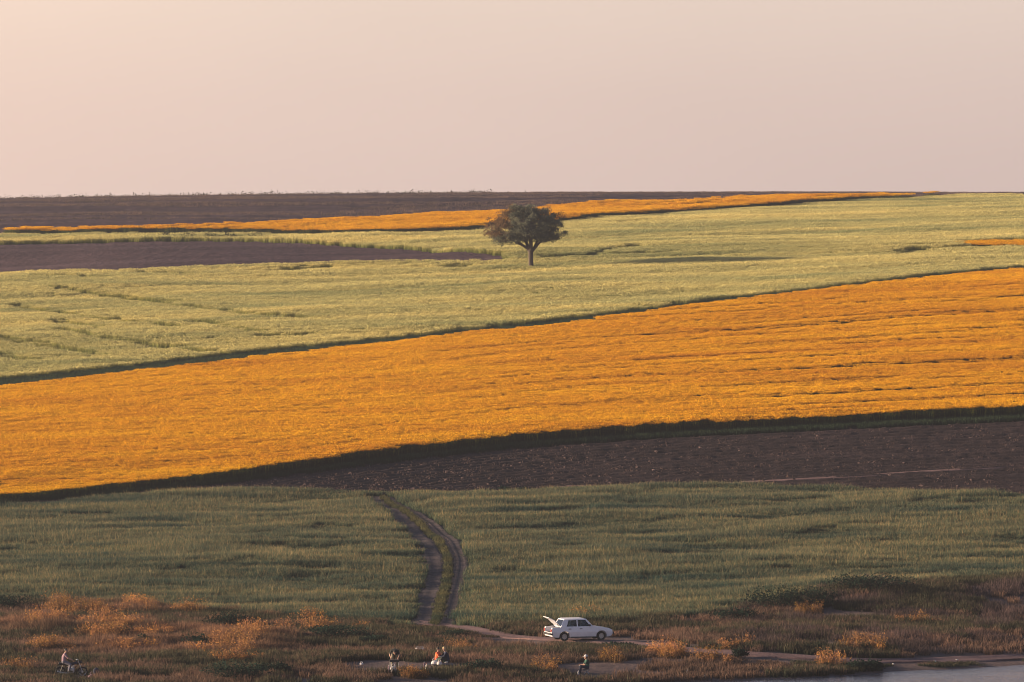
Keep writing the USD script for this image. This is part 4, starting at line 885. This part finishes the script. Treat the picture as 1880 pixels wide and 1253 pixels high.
sheet = thing('ground_sheet', 'dark blanket spread under the picnickers bags', 'blanket', spot(808, 1222), .1)
gx_, gy_ = np.meshgrid(np.linspace(-.8, .8, 30), np.linspace(-.5, .5, 20)); wob = .05 + .05 * meshkit.fbm(np.stack([gx_ * 3, gy_ * 3, gx_ * 0], -1), 3, 2)
o_ = spot(808, 1222); hz = height(o_[0] + gx_, o_[1] + gy_) - o_[2]
i_ = np.arange(gx_.size).reshape(gx_.shape)
obj('cloth', (np.stack([gx_, gy_, hz + wob], -1).reshape(-1, 3), np.stack([i_[:-1, :-1], i_[:-1, 1:], i_[1:, 1:], i_[1:, :-1]], -1).reshape(-1, 4)), M_navy, sheet, smooth=True)

# 4: motorcycle with a person sitting on it
mb = spot(131, 1244)
bike = thing('motorcycle', 'dark motorcycle standing side on at the lower left', 'motorcycle', mb, math.radians(6))
for x, n_ in ((-.64, 0), (.66, 1)):
    w = UsdGeom.Xform.Define(stage, numbered(str(bike.GetPath()), 'wheel')).GetPrim()
    ty = trimesh.creation.torus(.27, .05, 40, 12); ty.apply_transform(trimesh.transformations.rotation_matrix(math.pi / 2, [1, 0, 0])); ty.apply_translation([x, 0, .32]); obj('tyre', ty, M_rubber, w, smooth=True)
    rm = trimesh.creation.torus(.225, .018, 36, 8); rm.apply_transform(trimesh.transformations.rotation_matrix(math.pi / 2, [1, 0, 0])); rm.apply_translation([x, 0, .32]); obj('rim', rm, M_steel, w, smooth=True)
    for a in range(10):
        q = a * math.pi / 5; obj('spoke', tube([(x, 0, .32), (x + .11 * math.cos(q), 0, .32 + .11 * math.sin(q)), (x + .22 * math.cos(q), 0, .32 + .22 * math.sin(q))], .006, 5), M_steel, w)
    obj('hub', cyl_y(.05, -.07, .07, x, .32, 16), M_steel, w)
    q = np.linspace(.35, 2.6, 12); A = np.stack([x + .36 * np.cos(q), 0 * q, .32 + .36 * np.sin(q)], 1)
    V = np.concatenate([A + [0, -.06, 0], A + [0, .06, 0], A + [0, .06, .012], A + [0, -.06, .012]]); F = []
    for i in range(11):
        for a, b in ((0, 12), (12, 24), (24, 36), (36, 0)): F += [[a + i, a + i + 1, b + i + 1], [a + i, b + i + 1, b + i]]
    obj('mudguard', trimesh.Trimesh(V, F, process=False), M_black, bike)
obj('frame', sum((cyl_between(np.array(a), np.array(b), .025) for a, b in (((.42, 0, .85), (.1, 0, .35)), ((.1, 0, .35), (-.3, 0, .32)), ((-.3, 0, .32), (-.2, 0, .72)), ((.42, 0, .83), (-.2, 0, .72)), ((-.2, 0, .72), (-.78, 0, .76)), ((-.64, .09, .32), (-.3, .08, .36)), ((-.64, -.09, .32), (-.3, -.08, .36)), ((-.64, .1, .36), (-.5, .1, .74)), ((-.64, -.1, .36), (-.5, -.1, .74)))), m3.Manifold()), M_black, bike)
obj('fork', cyl_between(np.array((.66, .08, .32)), np.array((.42, .08, .95)), .022) + cyl_between(np.array((.66, -.08, .32)), np.array((.42, -.08, .95)), .022), M_steel, bike)
obj('handlebar', tube(smooth_path([(.28, -.34, 1.05), (.38, -.2, 1.06), (.42, 0, .98), (.38, .2, 1.06), (.28, .34, 1.05)], 14), .015, 8), M_steel, bike)
obj('headlight', m3.Manifold.batch_hull([ball((.55, 0, .90), .085), ball((.47, 0, .90), .06)]), M_black, bike, smooth=40)
obj('fuel_tank', m3.Manifold.batch_hull([ball((.30, .07, .86), .085), ball((.30, -.07, .86), .085), ball((-.02, .05, .80), .075), ball((-.02, -.05, .80), .075)]), M_navy, bike, smooth=40)
obj('saddle', m3.Manifold.batch_hull([ball((-.10, .07, .80), .05), ball((-.10, -.07, .80), .05), ball((-.72, .09, .84), .05), ball((-.72, -.09, .84), .05)]), M_black, bike, smooth=40)
obj('engine', m3.Manifold.batch_hull([ball((x, y, z), .05) for x in (-.18, .14) for y in (-.11, .11) for z in (.36, .52)]) + m3.Manifold.cylinder(.22, .09, .08, 16).rotate([0, 20, 0]).translate([.06, 0, .52]), M_steel, bike, smooth=40)
obj('exhaust', mf(tube(smooth_path([(.16, -.12, .45), (.12, -.15, .28), (-.3, -.16, .27), (-.85, -.18, .36)], 12), [.02] * 6 + [.04] * 6, 10)), M_steel, bike, smooth=60)
obj('stand', cyl_between(np.array((-.1, .12, .32)), np.array((-.16, .28, 0.0)), .014), M_black, bike)
RIDE = dict(head=(-.30, 0, 1.60), look=(.9, -.35, -.1), neck=(-.37, 0, 1.42), chest=(-.42, 0, 1.24), shl=(-.38, .19, 1.38), shr=(-.38, -.19, 1.38), ell=(-.20, .27, 1.16), elr=(-.20, -.27, 1.16), wrl=(.02, .18, 1.05), wrr=(.02, -.20, 1.05),
            hipl=(-.45, .12, .95), hipr=(-.45, -.12, .95), knl=(-.06, .26, .78), knr=(-.06, -.26, .78), anl=(-.14, .27, .40), anr=(-.14, -.27, .40), tol=(.04, .28, .36), tor=(.04, -.28, .36))
person('person in pale pink top sitting on the dark motorcycle', mb, math.radians(6), RIDE, M_pink, M_grey, M_hair, M_black)
pk = thing('backpack', 'navy rucksack on the ground right of the motorcycle', 'backpack', spot(177, 1246), 0.2)
obj('sack', m3.Manifold.batch_hull([ball((x, y, z), .08) for x in (-.10, .10) for y in (-.06, .06) for z in (.07, .48)] + [ball((0, 0, .56), .08)]), M_navy, pk, smooth=40)
obj('front_pocket', m3.Manifold.batch_hull([ball((x, -.14, z), .05) for x in (-.09, .09) for z in (.09, .26)]), M_navy, pk, smooth=40)
for s in (-1, 1): obj('strap', tube(smooth_path([(s * .08, .13, .5), (s * .1, .22, .35), (s * .09, .13, .12)], 9), .018, 6), M_black, pk)
bag(169, 1246, .42, .30, 'pale pink bag slumped against the navy rucksack', M_pink, 21)
def ball_thing(u, v, r, label, mat):
    b = spot(u, v); t = thing('ball', label, 'ball', b)
    obj('shell', trimesh.creation.icosphere(3, r).apply_translation([0, 0, r]), mat, t, smooth=True); obj('valve', trimesh.creation.cylinder(.012, .012).apply_translation([0, 0, 2 * r - .003]), M_black, t)
ball_thing(124, 1256, .14, 'pale yellow ball below the motorcycle at the bottom edge', plain('yellow_plastic', (0.70, 0.60, 0.22), 0.5, noise=.05))
ball_thing(158, 1254, .08, 'small pink ball below the motorcycle at the bottom edge', plain('pink_plastic', (0.62, 0.22, 0.26), 0.5, noise=.05))


# ------------------------------------------------------------------ the hazy evening air
HZ = usdkit.material(stage, '/World/Looks/evening_haze', {'v': ('principled_volume', {'color': (0.78, 0.84, 1.0), 'density': 0.000075, 'anisotropy': 0.3})}, [], volume='v.volume')
bx = trimesh.creation.box([5600, 5000, 52]); bx.apply_translation([0, 1900, 22])
tag(obj('haze', bx, HZ), 'thin evening haze over the fields', 'haze', kind='stuff')
